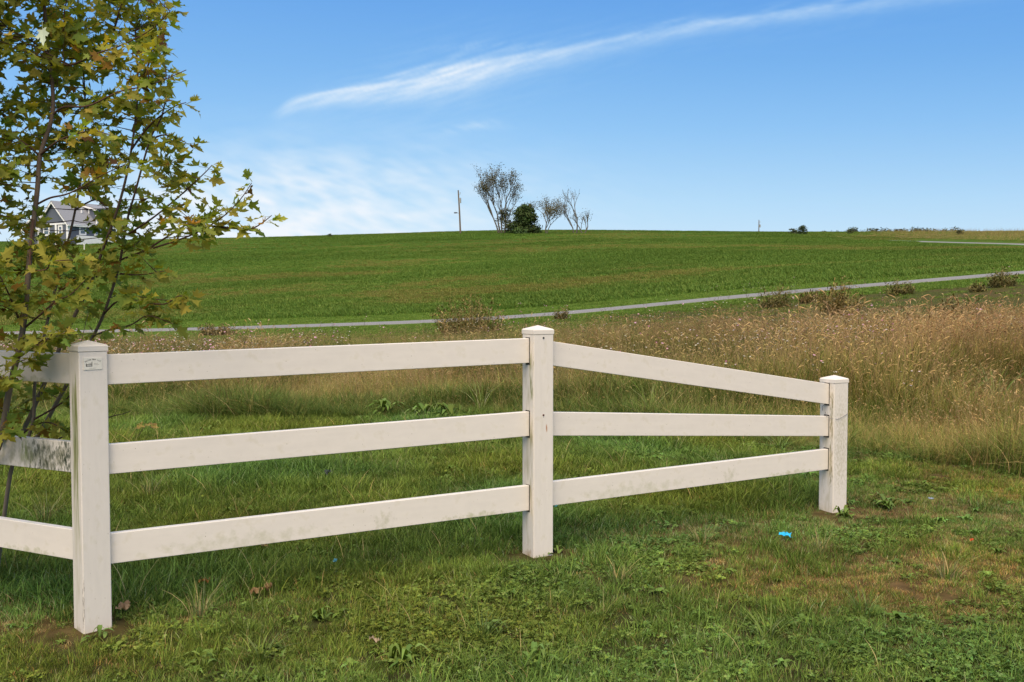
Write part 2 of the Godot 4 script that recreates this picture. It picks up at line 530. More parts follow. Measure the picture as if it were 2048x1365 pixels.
# ------------------------------------------------------------------ vinyl fence
func prism(w: float, h: float, bev: float, x0: float, x1: float, vertical: bool) -> ArrayMesh:
	# A bar with rounded edges. Lying: along x, h high (y), w thick (z). Upright: along y, w by h.
	var m := MB.new()
	var prof := []        # [point, normal, face]
	var hw := w * 0.5
	var hh := h * 0.5
	var cor := [[hw - bev, -hh + bev, -90.0], [hw - bev, hh - bev, 0.0], [-hw + bev, hh - bev, 90.0], [-hw + bev, -hh + bev, 180.0]]
	for k in 4:
		for q in 4:
			var a := deg_to_rad(cor[k][2] + 30.0 * q)
			prof.append([Vector2(cor[k][0] + bev * cos(a), cor[k][1] + bev * sin(a)), Vector2(cos(a), sin(a))])
	prof.append(prof[0])
	var rows := []
	var steps := 2
	for s in steps:
		var x := x0 if s == 0 else x1
		var row := []
		for k in prof.size():
			var p: Vector2 = prof[k][0]
			var nn: Vector2 = prof[k][1]
			if vertical:
				var peri := fposmod((k - 2.0) / 16.0, 1.0) if k < 16 else fposmod(14.0 / 16.0, 1.0)
				row.append(m.vert(Vector3(p.x, x, -p.y), Vector3(nn.x, 0, -nn.y), Color.WHITE, Vector2(0, 1.0 - float(s))))
			else:
				row.append(m.vert(Vector3(x, p.y, p.x), Vector3(0, nn.y, nn.x), Color.WHITE, Vector2(float(s), 0.5 - p.y / h)))
		rows.append(row)
	for k in prof.size() - 1:
		m.quad(rows[0][k], rows[0][k + 1], rows[1][k + 1], rows[1][k])
	return m.mesh()

func post_mesh(w: float, h: float) -> ArrayMesh:
	# four faces with their own quarter of the texture: front 0, right 1, back 2, left 3
	var m := MB.new()
	var hw := w * 0.5
	var bev := 0.006
	for f in 4:
		var b := Basis(Vector3.UP, f * PI / 2)
		var rows := []
		var cols := 5
		for s in 13:
			var y := h * s / 12.0
			var row := []
			for k in cols:
				var px: float = [-hw, -hw + bev, 0.0, hw - bev, hw][k]
				var ed := absf(px) > hw - bev * 0.5
				var nn := Vector3(signf(px) * (0.7 if ed else 0.0), 0, 1.0).normalized()
				var p := Vector3(px * (1.0 - (0.30 * bev / hw if ed else 0.0)), y, hw - (0.30 * bev if ed else 0.0))
				row.append(m.vert(b * p, b * nn, Color.WHITE, Vector2((f + 0.5 + px / w * 0.998) / 4.0, 1.0 - float(s) / 12.0)))
			rows.append(row)
		for s in 12:
			for k in cols - 1:
				m.quad(rows[s][k], rows[s][k + 1], rows[s + 1][k + 1], rows[s + 1][k])
	return m.mesh()

func cap_mesh(w: float) -> ArrayMesh:
	var m := MB.new()
	var hw := w * 0.5
	var prof := [[hw - 0.004, 0.0], [hw, 0.003], [hw, 0.026], [hw - 0.005, 0.032], [0.002, 0.052]]
	for f in 4:
		var b := Basis(Vector3.UP, f * PI / 2)
		for k in prof.size() - 1:
			var r0: float = prof[k][0]
			var y0: float = prof[k][1]
			var r1: float = prof[k + 1][0]
			var y1: float = prof[k + 1][1]
			var nn := b * Vector3(0, r0 - r1, y1 - y0).normalized()
			m.flat_quad(b * Vector3(-r0, y0, r0), b * Vector3(r0, y0, r0), b * Vector3(r1, y1, r1), b * Vector3(-r1, y1, r1), Color.WHITE, nn)
	m.box(Vector3(0, -0.004, 0), Vector3(w - 0.012, 0.008, w - 0.012), Color(0.25, 0.22, 0.18))
	return m.mesh()

const VINYL := Color(0.865, 0.83, 0.795)   # sRGB

func vinyl_image(w: int, h: int, sd: int, horizontal: bool) -> Image:
	var im := Image.create(w, h, false, Image.FORMAT_RGB8)
	var nz := FastNoiseLite.new()
	nz.seed = sd
	nz.frequency = 0.02
	var rr := RandomNumberGenerator.new()
	rr.seed = sd
	for y in h:
		for x in w:
			var a := nz.get_noise_2d(x * (0.35 if horizontal else 2.0), y * (2.0 if horizontal else 0.35))
			var b := nz.get_noise_2d(x * 1.1 + 500.0, y * 1.1)
			var f := 1.0 + 0.018 * a + 0.016 * b
			var c := Color(VINYL.r * f, VINYL.g * f, VINYL.b * f)
			c = c.lerp(Color(0.70, 0.66, 0.54), clampf(b * 0.5 - 0.12, 0.0, 0.25))
			im.set_pixel(x, y, c)
	for k in int(w * h / 2600):
		var x := rr.randi() % w
		var y := rr.randi() % h
		var c := Color(0.45, 0.40, 0.32).lerp(im.get_pixel(x, y), rr.randf() * 0.8)
		im.set_pixel(x, y, c)
		if rr.randf() < 0.4 and y + 1 < h: im.set_pixel(x, y + 1, c)
	return im

func blotch(im: Image, cx: float, cy: float, rx: float, ry: float, col: Color, amount: float, sd: int, grain := 1.0, streak := 0.3) -> void:
	var nz := FastNoiseLite.new()
	nz.seed = sd
	nz.frequency = 0.06 * grain
	for y in range(maxi(0, int(cy - ry)), mini(im.get_height(), int(cy + ry) + 1)):
		for x in range(maxi(0, int(cx - rx)), mini(im.get_width(), int(cx + rx) + 1)):
			var e := 1.0 - pow((x - cx) / rx, 2.0) - pow((y - cy) / ry, 2.0)
			if e <= 0: continue
			var a := clampf((nz.get_noise_2d(x, y * streak) + 0.35 * nz.get_noise_2d(x * 4.0, y * 4.0 * streak) + e - 0.5) * 1.0, 0.0, 1.0) * amount
			im.set_pixel(x, y, im.get_pixel(x, y).lerp(col, a))

func vinyl_mat(im: Image) -> StandardMaterial3D:
	var m := StandardMaterial3D.new()
	m.albedo_texture = ImageTexture.create_from_image(im)
	m.roughness = 0.42
	m.metallic_specular = 0.45
	return m

func rail(fence: Node3D, a: Vector3, b: Vector3, hgt: float, mat: Material) -> void:
	var l := a.distance_to(b)
	var o := obj("rail", prism(0.038, hgt, 0.0035, -l / 2, l / 2, false), mat, fence)
	var x := (b - a).normalized()
	var z := x.cross(Vector3.UP).normalized()
	o.transform = Transform3D(Basis(x, z.cross(x), z), (a + b) * 0.5 - fence.position)

func build_fence() -> void:
	var org := Vector3(0.15, terr(0.15, 5.93), -5.93)
	var fence := base("ranch_rail_fence", org)
	tag(fence, "white three-rail vinyl fence with square capped posts and a lower sloping end panel", "fence")
	var pl := Vector3(-1.99, 0, -4.80)
	var pm := Vector3(0.15, 0, -5.93)
	var pr := Vector3(2.234, 0, -7.08)
	var px := Vector3(-4.10, 0, -5.91)
	var w := 0.133
	# textures
	var ims := []
	for k in 3: ims.append(vinyl_image(384, 512, 40 + k, false))
	# front quarter is columns 0..96, left quarter 288..384; row 0 is the top
	blotch(ims[0], 340, 190, 38, 170, Color(0.42, 0.44, 0.22), 0.85, 3, 0.9, 0.12)
	blotch(ims[0], 334, 150, 30, 130, Color(0.34, 0.38, 0.15), 1.0, 5, 1.0, 0.10)
	blotch(ims[0], 352, 110, 22, 100, Color(0.40, 0.43, 0.20), 1.0, 55, 1.0, 0.10)
	blotch(ims[0], 330, 300, 44, 240, Color(0.66, 0.63, 0.50), 0.55, 8, 0.5, 0.2)
	blotch(ims[0], 380, 440, 5, 60, Color(0.25, 0.23, 0.2), 0.95, 6, 2.0, 0.4)
	blotch(ims[0], 2, 425, 3, 55, Color(0.28, 0.25, 0.22), 0.8, 7, 2.0, 0.4)
	blotch(ims[0], 48, 510, 70, 30, Color(0.60, 0.50, 0.36), 0.45, 9, 0.7, 1.0)
	blotch(ims[0], 336, 500, 60, 40, Color(0.55, 0.48, 0.36), 0.5, 10, 0.7, 1.0)
	blotch(ims[1], 362, 90, 24, 80, Color(0.42, 0.43, 0.24), 1.0, 13, 1.0, 0.2)
	blotch(ims[1], 336, 270, 50, 250, Color(0.64, 0.61, 0.50), 0.6, 56, 0.6, 0.3)
	blotch(ims[1], 362, 220, 18, 60, Color(0.52, 0.50, 0.36), 0.7, 14, 1.0, 0.2)
	blotch(ims[1], 360, 340, 16, 60, Color(0.55, 0.52, 0.40), 0.6, 15, 1.0, 0.2)
	blotch(ims[1], 336, 500, 60, 60, Color(0.58, 0.46, 0.30), 0.6, 16, 0.7, 1.0)
	blotch(ims[1], 48, 510, 70, 36, Color(0.62, 0.52, 0.36), 0.5, 17, 0.7, 1.0)
	blotch(ims[1], 62, 200, 4, 14, Color(0.55, 0.25, 0.08), 0.9, 18, 1.0, 0.3)
	for k in 4: blotch(ims[2], 366, 70 + k * 85, 16, 64, Color(0.42, 0.39, 0.26), 0.9, 20 + k, 1.4, 0.3)
	blotch(ims[2], 336, 250, 60, 270, Color(0.64, 0.60, 0.48), 0.5, 27, 0.4, 0.3)
	blotch(ims[2], 48, 220, 70, 260, Color(0.60, 0.57, 0.46), 0.45, 28, 1.6, 0.6)
	blotch(ims[2], 336, 500, 70, 40, Color(0.58, 0.47, 0.32), 0.6, 29, 0.7, 1.0)
	var rail_im := vinyl_image(1024, 72, 60, true)
	var rail_im2 := vinyl_image(1024, 72, 61, true)
	blotch(rail_im2, 300, 60, 260, 40, Color(0.66, 0.65, 0.53), 0.35, 33, 0.5, 1.0)
	blotch(rail_im2, 620, 50, 40, 36, Color(0.62, 0.61, 0.49), 0.4, 34, 0.8, 0.6)
	blotch(rail_im2, 850, 66, 120, 14, Color(0.60, 0.60, 0.44), 0.45, 36, 0.8, 1.0)
	var rail_im3 := vinyl_image(1024, 72, 62, true)      # the mildewed one: its right end is at the corner post
	blotch(rail_im3, 905, 40, 80, 60, Color(0.19, 0.21, 0.14), 0.95, 44, 1.5, 0.35)
	blotch(rail_im3, 975, 36, 40, 60, Color(0.13, 0.16, 0.10), 1.0, 47, 2.2, 0.35)
	blotch(rail_im3, 850, 36, 30, 40, Color(0.45, 0.50, 0.26), 0.9, 45, 1.0, 0.3)
	blotch(rail_im3, 800, 40, 300, 50, Color(0.58, 0.56, 0.46), 0.6, 46, 0.6, 0.5)
	var m_rail := vinyl_mat(rail_im)
	var m_rail2 := vinyl_mat(rail_im2)
	var m_rail3 := vinyl_mat(rail_im3)
	var m_cap := vinyl_mat(vinyl_image(64, 64, 77, true))
	var dark := StandardMaterial3D.new()
	dark.albedo_color = Color(0.16, 0.14, 0.11)
	dark.roughness = 0.9
	var posts := [[pl, 1.287 - 0.052, deg_to_rad(42.0), 0], [pm, 1.3235 - 0.052, deg_to_rad(29.0), 1], [pr, 0.944 - 0.052, deg_to_rad(28.5), 2], [px, 1.30 - 0.052, deg_to_rad(-26.0), 0]]
	var pn := []
	for k in posts.size():
		var p: Vector3 = posts[k][0]
		var g := terr(p.x, -p.z) - 0.09
		var pole := obj("post", post_mesh(w, posts[k][1] - g), vinyl_mat(ims[posts[k][3]]), fence, Vector3(p.x, g, p.z) - org)
		pole.rotation.y = posts[k][2]
		obj("cap", cap_mesh(w + 0.004), m_cap, pole, Vector3(0, posts[k][1] - g, 0))
		pn.append([pole, posts[k][1], g])
	# rails: [from, to, y centre at each, height, material]
	var list := [
		[pl, pm, 1.146, 1.180, 0.142, m_rail], [pl, pm, 0.720, 0.757, 0.142, m_rail], [pl, pm, 0.292, 0.326, 0.146, m_rail2],
		[pm, pr, 1.172, 0.806, 0.140, m_rail], [pm, pr, 0.752, 0.590, 0.138, m_rail], [pm, pr, 0.334, 0.366, 0.142, m_rail2],
		[px, pl, 1.155, 1.150, 0.142, m_rail2], [px, pl, 0.722, 0.730, 0.146, m_rail3], [px, pl, 0.305, 0.310, 0.146, m_rail2]]
	for e in list:
		var a: Vector3 = e[0]
		var b: Vector3 = e[1]
		var dir := (b - a).normalized()
		var ln := a.distance_to(b)
		var y_at := func(f: float) -> float: return lerpf(e[2], e[3], f)
		var cut := 0.035
		rail(fence, a + dir * cut + Vector3(0, y_at.call(cut / ln), 0), b - dir * cut + Vector3(0, y_at.call(1.0 - cut / ln), 0), e[4], e[5])
	# the routed openings that the rails enter, seen as a dark rim on the posts
	for e in [[1, -1, 1.176], [1, -1, 0.754], [1, -1, 0.322], [2, -1, 0.816], [2, -1, 0.594], [2, -1, 0.364]]:
		var pole: Node3D = pn[e[0]][0]
		var mb := MB.new()
		mb.box(Vector3(e[1] * (w / 2 + 0.0006), 0, 0), Vector3(0.003, 0.158, 0.047), Color.WHITE)
		obj("rail_slot", mb.mesh(), dark, pole, Vector3(0, e[2] - pn[e[0]][2], 0))
	# screws in the middle post
	for y in [1.253, 0.808]:
		var cyl := CylinderMesh.new()
		cyl.top_radius = 0.005
		cyl.bottom_radius = 0.006
		cyl.height = 0.006
		cyl.radial_segments = 10
		var ms := StandardMaterial3D.new()
		ms.albedo_color = Color(0.10, 0.08, 0.07) if y > 1.0 else Color(0.30, 0.13, 0.05)
		ms.roughness = 0.6
		var s := obj("screw", cyl, ms, pn[1][0], Vector3(-0.002, y - pn[1][2], w / 2 + 0.001))
		s.rotation.x = PI / 2
	# maker's plate on the corner post
	var plate := obj("label_plate", null, null, fence)
	var pb := MB.new()
	pb.box(Vector3.ZERO, Vector3(0.083, 0.056, 0.003), Color(0.74, 0.70, 0.62))
	plate.mesh = pb.mesh()
	plate.material_override = mat_v(0.4)
	var b0 := Basis(Vector3.UP, posts[0][2])
	plate.transform = Transform3D(b0, Vector3(pl.x, 0, pl.z) + b0 * Vector3(-0.003, 1.181, w / 2 + 0.002) - org)
	var ink := StandardMaterial3D.new()
	ink.albedo_color = Color(0.30, 0.28, 0.25)
	ink.roughness = 0.7
	var font := SystemFont.new()
	font.font_names = PackedStringArray(["Droid Sans"])
	var word := "DUTCH WAY LLC"
	for k in word.length():
		if word[k] == " ": continue
		var f := (k / float(word.length() - 1) - 0.5) * 2.0
		var tm := TextMesh.new()
		tm.text = word[k]
		tm.font = font
		tm.font_size = 32
		tm.pixel_size = 0.0085 / 32.0
		tm.depth = 0.0008
		var o := obj("letter", tm, ink, plate, Vector3(f * 0.034, 0.0195 - 0.0095 * f * f, 0.0022))
		o.rotation.z = -f * 0.5
	var em := MB.new()
	var K := Color(0.05, 0.045, 0.04)
	em.box(Vector3(-0.031, -0.0065, 0), Vector3(0.0026, 0.015, 0.0008), K)
	em.box(Vector3(-0.0045, -0.002, 0), Vector3(0.0018, 0.022, 0.0008), K)
	em.box(Vector3(-0.018, -0.0035, 0.0001), Vector3(0.026, 0.0012, 0.0008), K)
	em.box(Vector3(-0.018, -0.0115, 0.0001), Vector3(0.026, 0.0016, 0.0008), K)
	for k in 7:
		var hh := 0.010 + 0.0012 * k
		em.box(Vector3(-0.028 + k * 0.0034, -0.012 + hh / 2, -0.0001), Vector3(0.0008, hh, 0.0008), K)
	obj("gate_emblem", em.mesh(), mat_v(0.7), plate, Vector3(0, 0, 0.0017))
	var ln := MB.new()
	for e in [[0.010, 0.0, 0.020], [0.012, -0.0055, 0.024], [-0.004, -0.021, 0.034]]:
		var x: float = e[0] - e[2] * 0.5 + 0.004
		while x < e[0] + e[2] * 0.5:
			var l := rv(0.002, 0.005)
			ln.box(Vector3(x + l / 2, e[1], 0), Vector3(l, 0.0011, 0.0006), Color(0.22, 0.2, 0.18))
			x += l + 0.0012
	obj("small_print", ln.mesh(), mat_v(0.7), plate, Vector3(0, 0, 0.0017))
	# wire round the end post
	var wb := MB.new()
	var pts := PackedVector3Array()
	var rad := PackedFloat32Array()
	var b2 := Basis(Vector3.UP, posts[2][2])
	var hw := w / 2 + 0.003
	for q in [[-0.11, 0.028, 0.045], [-0.09, 0.022, 0.012], [-hw - 0.01, hw * 0.7, 0.0], [-hw * 0.6, hw + 0.004, -0.004], [0.0, hw + 0.005, 0.006], [hw * 0.8, hw + 0.001, 0.026], [hw, hw * 0.7, 0.034], [hw, -hw * 0.8, 0.055], [hw * 0.6, -hw, 0.06], [-hw * 0.8, -hw, 0.05], [-hw, -hw * 0.5, 0.048], [-0.09, -0.02, 0.075], [-0.10, 0.022, 0.10]]:
		pts.append(b2 * Vector3(q[0], q[2], q[1]))
		rad.append(0.0017)
	wb.tube(pts, rad, 5, Color(0.22, 0.22, 0.24))
	var wire := obj("fence_wire", wb.mesh(), mat_v(0.5), null, Vector3(pr.x, 0.652, pr.z))
	tag(wire, "thin loose grey wire looped round the short end post of the white fence", "wire")

# ------------------------------------------------------------------ trees
func spline(pts: Array, sub: int) -> PackedVector3Array:
	var out := PackedVector3Array()
	for k in pts.size() - 1:
		var a: Vector3 = pts[maxi(k - 1, 0)]
		var b: Vector3 = pts[k]
		var c: Vector3 = pts[k + 1]
		var d: Vector3 = pts[mini(k + 2, pts.size() - 1)]
		for q in sub:
			out.append(b.cubic_interpolate(c, a, d, float(q) / sub))
	out.append(pts[-1])
	return out

func maple_leaf(fold: float, curl: float, sc: float) -> ArrayMesh:
	# five deep lobes, a fold along the midrib and a thin stalk; the blade is about 1 unit long in y
	var half := [Vector2(0.0, 0.0), Vector2(0.14, -0.05), Vector2(0.40, -0.05), Vector2(0.27, 0.10), Vector2(0.36, 0.20), Vector2(0.60, 0.40), Vector2(0.44, 0.42), Vector2(0.40, 0.52), Vector2(0.20, 0.40), Vector2(0.19, 0.58), Vector2(0.26, 0.68), Vector2(0.12, 0.76), Vector2(0.0, 1.02)]
	var m := MB.new()
	var lift := func(p: Vector2) -> Vector3:
		return Vector3(p.x, p.y, fold * absf(p.x) + curl * (p.y - 0.3) * (p.y - 0.3) + 0.06 * sin(p.x * 9.0 + p.y * 5.0)) * sc
	for sgn in [-1.0, 1.0]:
		var poly := PackedVector2Array()
		for q in half: poly.append(Vector2(q.x * sgn, q.y))
		poly.insert(poly.size(), Vector2(0, 0.5))
		var ids := Geometry2D.triangulate_polygon(poly)
		var first := m.v.size()
		for q in poly:
			var nn := Vector3(-fold * sgn * 0.8, -2.0 * curl * (q.y - 0.3) * 0.7, 1.0).normalized()
			var edge := clampf(absf(q.x) * 1.2 + absf(q.y - 0.35) * 0.6, 0.0, 1.0)
			m.vert(lift.call(q), nn, Color(1, 1, 1).lerp(Color(1.25, 1.02, 0.85), edge * 0.6))
		for k in range(0, ids.size(), 3): m.tri(first + ids[k], first + ids[k + 1], first + ids[k + 2])
	var y := -0.62
	var w := 0.014
	var pc := Color(1.9, 1.7, 2.0)
	for k in 2:
		var s := Vector3(w, 0, 0) if k == 0 else Vector3(0, 0, w)
		m.flat_quad((Vector3(0, 0.02, 0) - s) * sc, (Vector3(0, 0.02, 0) + s) * sc, (Vector3(0, y, -0.16) + s) * sc, (Vector3(0, y, -0.16) - s) * sc, pc, Vector3(0.3, 0, 1).normalized())
	return m.mesh()

func build_maple() -> void:
	var at := Vector3(-2.85, terr(-2.85, 5.45), -5.45)
	var tree := base("maple_tree", at)
	tag(tree, "young multi-stemmed maple in yellowing leaf growing beside the corner of the white fence", "tree")
	var wood := MB.new()
	var bark := Color(0.21, 0.17, 0.13)
	var bark2 := Color(0.085, 0.05, 0.038)
	var stems := []          # sampled points of every stem, for the twigs to start from
	var foot := at + Vector3(0, -0.05, 0)
	# stems traced in the picture with a depth of their own
	var defs := [
		[[[-150, 1040, 5.42], [-60, 985, 5.2], [-6, 900, 4.98], [18, 780, 4.86], [45, 660, 4.82], [60, 500, 4.82], [74, 380, 4.84], [80, 310, 4.86], [105, 222, 4.9], [98, 110, 4.95], [88, 10, 5.0], [84, -160, 5.1], [78, -230, 5.15]], 0.019, 0.006],
		[[[-150, 1040, 5.45], [-20, 965, 5.42], [40, 872, 5.38], [85, 775, 5.34], [120, 693, 5.30], [152, 625, 5.26], [174, 580, 5.2], [205, 500, 5.15], [240, 400, 5.1], [262, 300, 5.1], [275, 180, 5.1], [270, 60, 5.1]], 0.015, 0.004],
		[[[-130, 1040, 5.5], [-20, 955, 5.56], [60, 890, 5.58], [90, 846, 5.56], [130, 774, 5.5], [165, 712, 5.42], [186, 672, 5.36], [206, 630, 5.3], [228, 566, 5.26], [240, 520, 5.2], [254, 440, 5.1], [269, 387, 5.0], [299, 281, 4.95], [324, 229, 4.9], [338, 150, 4.88]], 0.015, 0.003],
		[[[-170, 1050, 5.5], [-120, 900, 5.3], [-70, 700, 5.1], [-50, 500, 5.0], [-60, 250, 5.0], [-80, 20, 5.0], [-95, -180, 5.1]], 0.02, 0.006],
		[[[-20, 965, 5.3], [20, 948, 5.22], [44, 905, 5.18], [66, 840, 5.2], [70, 760, 5.22], [95, 640, 5.3], [120, 540, 5.4], [150, 420, 5.5], [170, 280, 5.6], [165, 120, 5.6], [150, -60, 5.6]], 0.012, 0.004],
	]
	for e in defs:
		var pts := []
		for q in e[0]: pts.append(P(q[0], q[1], q[2]))
		pts[0] = foot + Vector3(rv(-0.06, 0.06), 0, rv(-0.06, 0.06))
		var sp := spline(pts, 6)
		var rad := PackedFloat32Array()
		for k in sp.size():
			rad.append(lerpf(e[1], e[2], pow(float(k) / (sp.size() - 1), 0.8)))
			if k > 6: stems.append(sp[k])
		var loc := PackedVector3Array()
		for p in sp: loc.append(p - at)
		wood.tube(loc, rad, 7, bark, bark2)
	obj("trunk", wood.mesh(), mat_v(0.85), tree)
	# branches and twigs
	var tw := MB.new()
	var tips := []          # [where, outward direction]: places for leaves
	var branch_defs := [
		[[105, 230, 4.9], [128, 214, 4.85], [176, 212, 4.75], [239, 183, 4.65], [300, 170, 4.6], [372, 140, 4.55]],
		[[78, 312, 4.86], [56, 292, 4.82], [20, 270, 4.78], [-20, 255, 4.75]],
		[[72, 410, 4.84], [100, 396, 4.8], [140, 386, 4.72], [205, 350, 4.6], [260, 325, 4.52]],
		[[241, 520, 5.2], [290, 502, 5.1], [345, 484, 5.0], [392, 466, 4.95], [440, 438, 4.9], [478, 402, 4.88], [503, 366, 4.86]],
		[[418, 452, 4.92], [455, 456, 4.9], [500, 458, 4.88], [524, 446, 4.87], [543, 431, 4.86]],
		[[254, 470, 5.12], [300, 440, 5.0], [350, 400, 4.95], [405, 350, 4.9], [424, 330, 4.9]],
		[[290, 502, 5.1], [340, 470, 5.05], [390, 440, 5.0], [450, 418, 4.98]],
		[[206, 630, 5.3], [240, 600, 5.2], [290, 606, 5.1], [330, 608, 5.05], [358, 592, 5.0], [378, 600, 4.98]],
		[[186, 672, 5.36], [220, 660, 5.2], [262, 650, 5.1], [296, 632, 5.05], [345, 648, 5.0]],
		[[240, 548, 5.2], [280, 550, 5.1], [330, 542, 5.0]],
		[[50, 655, 4.82], [80, 630, 4.76], [112, 602, 4.68], [140, 590, 4.62], [170, 560, 4.6]],
		[[45, 660, 4.82], [22, 600, 4.75], [8, 570, 4.7], [-6, 540, 4.68]],
		[[66, 440, 4.82], [60, 530, 4.7], [90, 540, 4.6], [104, 524, 4.55], [150, 520, 4.5]],
		[[98, 120, 4.95], [140, 130, 4.85], [190, 108, 4.75], [243, 90, 4.7], [300, 60, 4.65], [340, 22, 4.6]],
		[[92, 60, 4.98], [125, 62, 4.9], [128, 24, 4.88], [140, -30, 4.85]],
		[[98, 110, 4.95], [60, 80, 4.85], [20, 60, 4.8], [-20, 20, 4.78]],
		[[275, 180, 5.1], [300, 120, 5.0], [320, 60, 5.0], [330, 0, 5.0]],
		[[262, 300, 5.1], [300, 250, 5.0], [345, 215, 4.95], [372, 205, 4.95]],
		[[299, 281, 4.95], [330, 270, 4.9], [372, 285, 4.85]],
		[[228, 60, 5.05], [236, 30, 5.0], [244, 8, 5.0], [280, -40, 5.0]],
		[[18, 780, 4.86], [-10, 740, 4.8], [-40, 700, 4.75]],
		[[30, 720, 4.84], [60, 700, 4.74], [100, 670, 4.66], [128, 668, 4.6]],
		[[66, 840, 5.2], [110, 815, 5.15], [140, 790, 5.12], [168, 740, 5.1]],
		[[40, 872, 5.36], [70, 850, 5.25], [100, 846, 5.2], [128, 862, 5.15]],
		[[174, 580, 5.2], [190, 560, 5.1], [200, 520, 5.05], [215, 470, 5.0]],
		[[150, 420, 5.5], [190, 400, 5.3], [215, 420, 5.2]],
		[[80, 310, 4.86], [120, 280, 4.7], [180, 262, 4.6], [220, 270, 4.5]],
	]
	for bd in branch_defs:
		var pts := []
		for q in bd: pts.append(P(q[0], q[1], q[2]))
		var sp := spline(pts, 5)
		var loc := PackedVector3Array()
		var rad := PackedFloat32Array()
		for k in sp.size():
			loc.append(sp[k] - at)
			var f := float(k) / (sp.size() - 1)
			rad.append(lerpf(0.0058, 0.0018, f))
			stems.append(sp[k])
			if f > 0.3:
				tips.append([sp[k], (sp[mini(k + 1, sp.size() - 1)] - sp[k - 1]).normalized(), 1])
		tw.tube(loc, rad, 5, bark2, Color(0.10, 0.05, 0.04))
	# the outline of the crown in the picture, filled with twigs that grow from the nearest stem below
	var crown_rows := [[-260, -250, 150], [-120, -300, 300], [0, -300, 322], [60, -300, 330], [120, -300, 350], [170, -300, 335], [220, -280, 345], [260, -260, 335], [300, -240, 350], [340, -240, 395], [400, -220, 410], [450, -220, 440], [490, -200, 380], [540, -200, 290], [600, -180, 320], [640, -160, 290], [680, -140, 170], [740, -120, 90], [800, -100, 70], [850, -90, 110], [880, -80, 60]]
	var made := 0
	while made < 500:
		var v := rv(-250, 880)
		var a: Array = crown_rows[0]
		var b: Array = crown_rows[-1]
		for k in crown_rows.size() - 1:
			if v >= crown_rows[k][0] and v <= crown_rows[k + 1][0]:
				a = crown_rows[k]; b = crown_rows[k + 1]
		var f: float = (v - a[0]) / (b[0] - a[0])
		var u := rv(lerpf(a[1], b[1], f), lerpf(a[2], b[2], f))
		# thinner lower down
		if v > 330 and not (u < 130 and v > 480) and R.randf() < 0.45: continue
		if v > 520 and R.randf() < 0.35: continue
		if v > 620 and R.randf() < 0.68: continue
		var mid := 4.95 + 0.25 * sin(u * 0.01)
		var end := P(u, v, mid + rv(-0.4, 0.75))
		var from := Vector3.ZERO
		var best := 1e9
		for s in stems:
			var dd: Vector3 = end - s
			var cost := dd.length() + (0.5 if dd.y < 0.02 else 0.0)
			if cost < best and dd.length() > 0.05:
				best = cost
				from = s
		if best > 0.9: continue
		made += 1
		var side := Vector3(rv(-1, 1), rv(-0.6, 0.2), rv(-1, 1)) * best * 0.15
		var sp := spline([from, from.lerp(end, 0.5) + side, end], 4)
		var loc := PackedVector3Array()
		var rad := PackedFloat32Array()
		for k in sp.size():
			loc.append(sp[k] - at)
			var g := float(k) / (sp.size() - 1)
			rad.append(lerpf(0.0026, 0.0012, g))
			if g > 0.25: tips.append([sp[k], (sp[mini(k + 1, sp.size() - 1)] - sp[k - 1]).normalized(), 2 if g > 0.9 else 1])
		tw.tube(loc, rad, 4, bark2, Color(0.11, 0.05, 0.04))
	var crown := Node3D.new()
	crown.name = "crown"
	tree.add_child(crown)
	obj("twigs", tw.mesh(), mat_v(0.8), crown).set_meta("kind", "stuff")
	# leaves
	var shapes := []
	for e in [[0.25, 0.25], [-0.35, 0.5], [0.5, -0.4], [0.7, 0.6], [0.05, -0.6]]: shapes.append(maple_leaf(e[0], e[1], 1.0))
	var leafmats := []
	var cols := [Color(0.31, 0.31, 0.060), Color(0.36, 0.33, 0.060), Color(0.26, 0.31, 0.060), Color(0.18, 0.25, 0.050), Color(0.40, 0.33, 0.07), Color(0.31, 0.34, 0.08), Color(0.30, 0.17, 0.04), Color(0.13, 0.07, 0.03)]
	var wts := [0.24, 0.46, 0.66, 0.78, 0.87, 0.95, 0.98, 1.0]
	for c in cols:
		var lm := mat_v(0.6, 1.0, 0.2)
		lm.albedo_color = Color(c.r, c.g, c.b).linear_to_srgb()
		leafmats.append(lm)
	var all := []
	for tp in tips:
		for q in (3 if tp[2] == 1 else 6):
			if R.randf() < 0.32: continue
			var dirn: Vector3 = tp[1]
			var az := rv(0, TAU)
			var out := (Vector3(cos(az), rv(-0.15, 0.75), sin(az)) + dirn * 0.7).normalized()
			var l := rv(0.036, 0.074)
			var stalk := l * 0.62
			var tipdir := (out + Vector3(0, rv(-1.1, -0.1), 0)).normalized()      # blades hang from their stalks
			var nn := (Vector3(rv(-0.8, 0.8), 0.75, rv(-0.35, 1.1))).normalized()      # leaves turn towards the light
			nn = (nn - tipdir * nn.dot(tipdir)).normalized()
			var bs := Basis(tipdir.cross(nn), tipdir, nn).scaled_local(Vector3(l * rv(0.85, 1.1), l, l))
			var pos: Vector3 = tp[0] + out * 0.01 + bs.y * 0.62
			var rn := R.randf()
			var ci := 0
			while rn > wts[ci]: ci += 1
			var hu: float = 1024.0 + F * pos.x / -pos.z
			var hv: float = YH - F * (pos.y - CAM_H) / -pos.z
			if hu > 505 and R.randf() < 0.75: continue
			if hu > 88 and hu < 205 and hv > 395 and hv < 485 and R.randf() < 0.62: continue      # the open place through which the house shows
			# is it in view, and how large
			var d := -pos.z
			var uu := 1024.0 + F * pos.x / d
			var vv := YH - F * (pos.y - CAM_H) / d
			var seen := 1.0 if uu > -10 and vv > -10 and vv < 1000 else 0.0
			all.append([seen * l / d * absf(nn.z * 0.6 + 0.5), Transform3D(bs, pos - at), ci, R.randi() % 5])
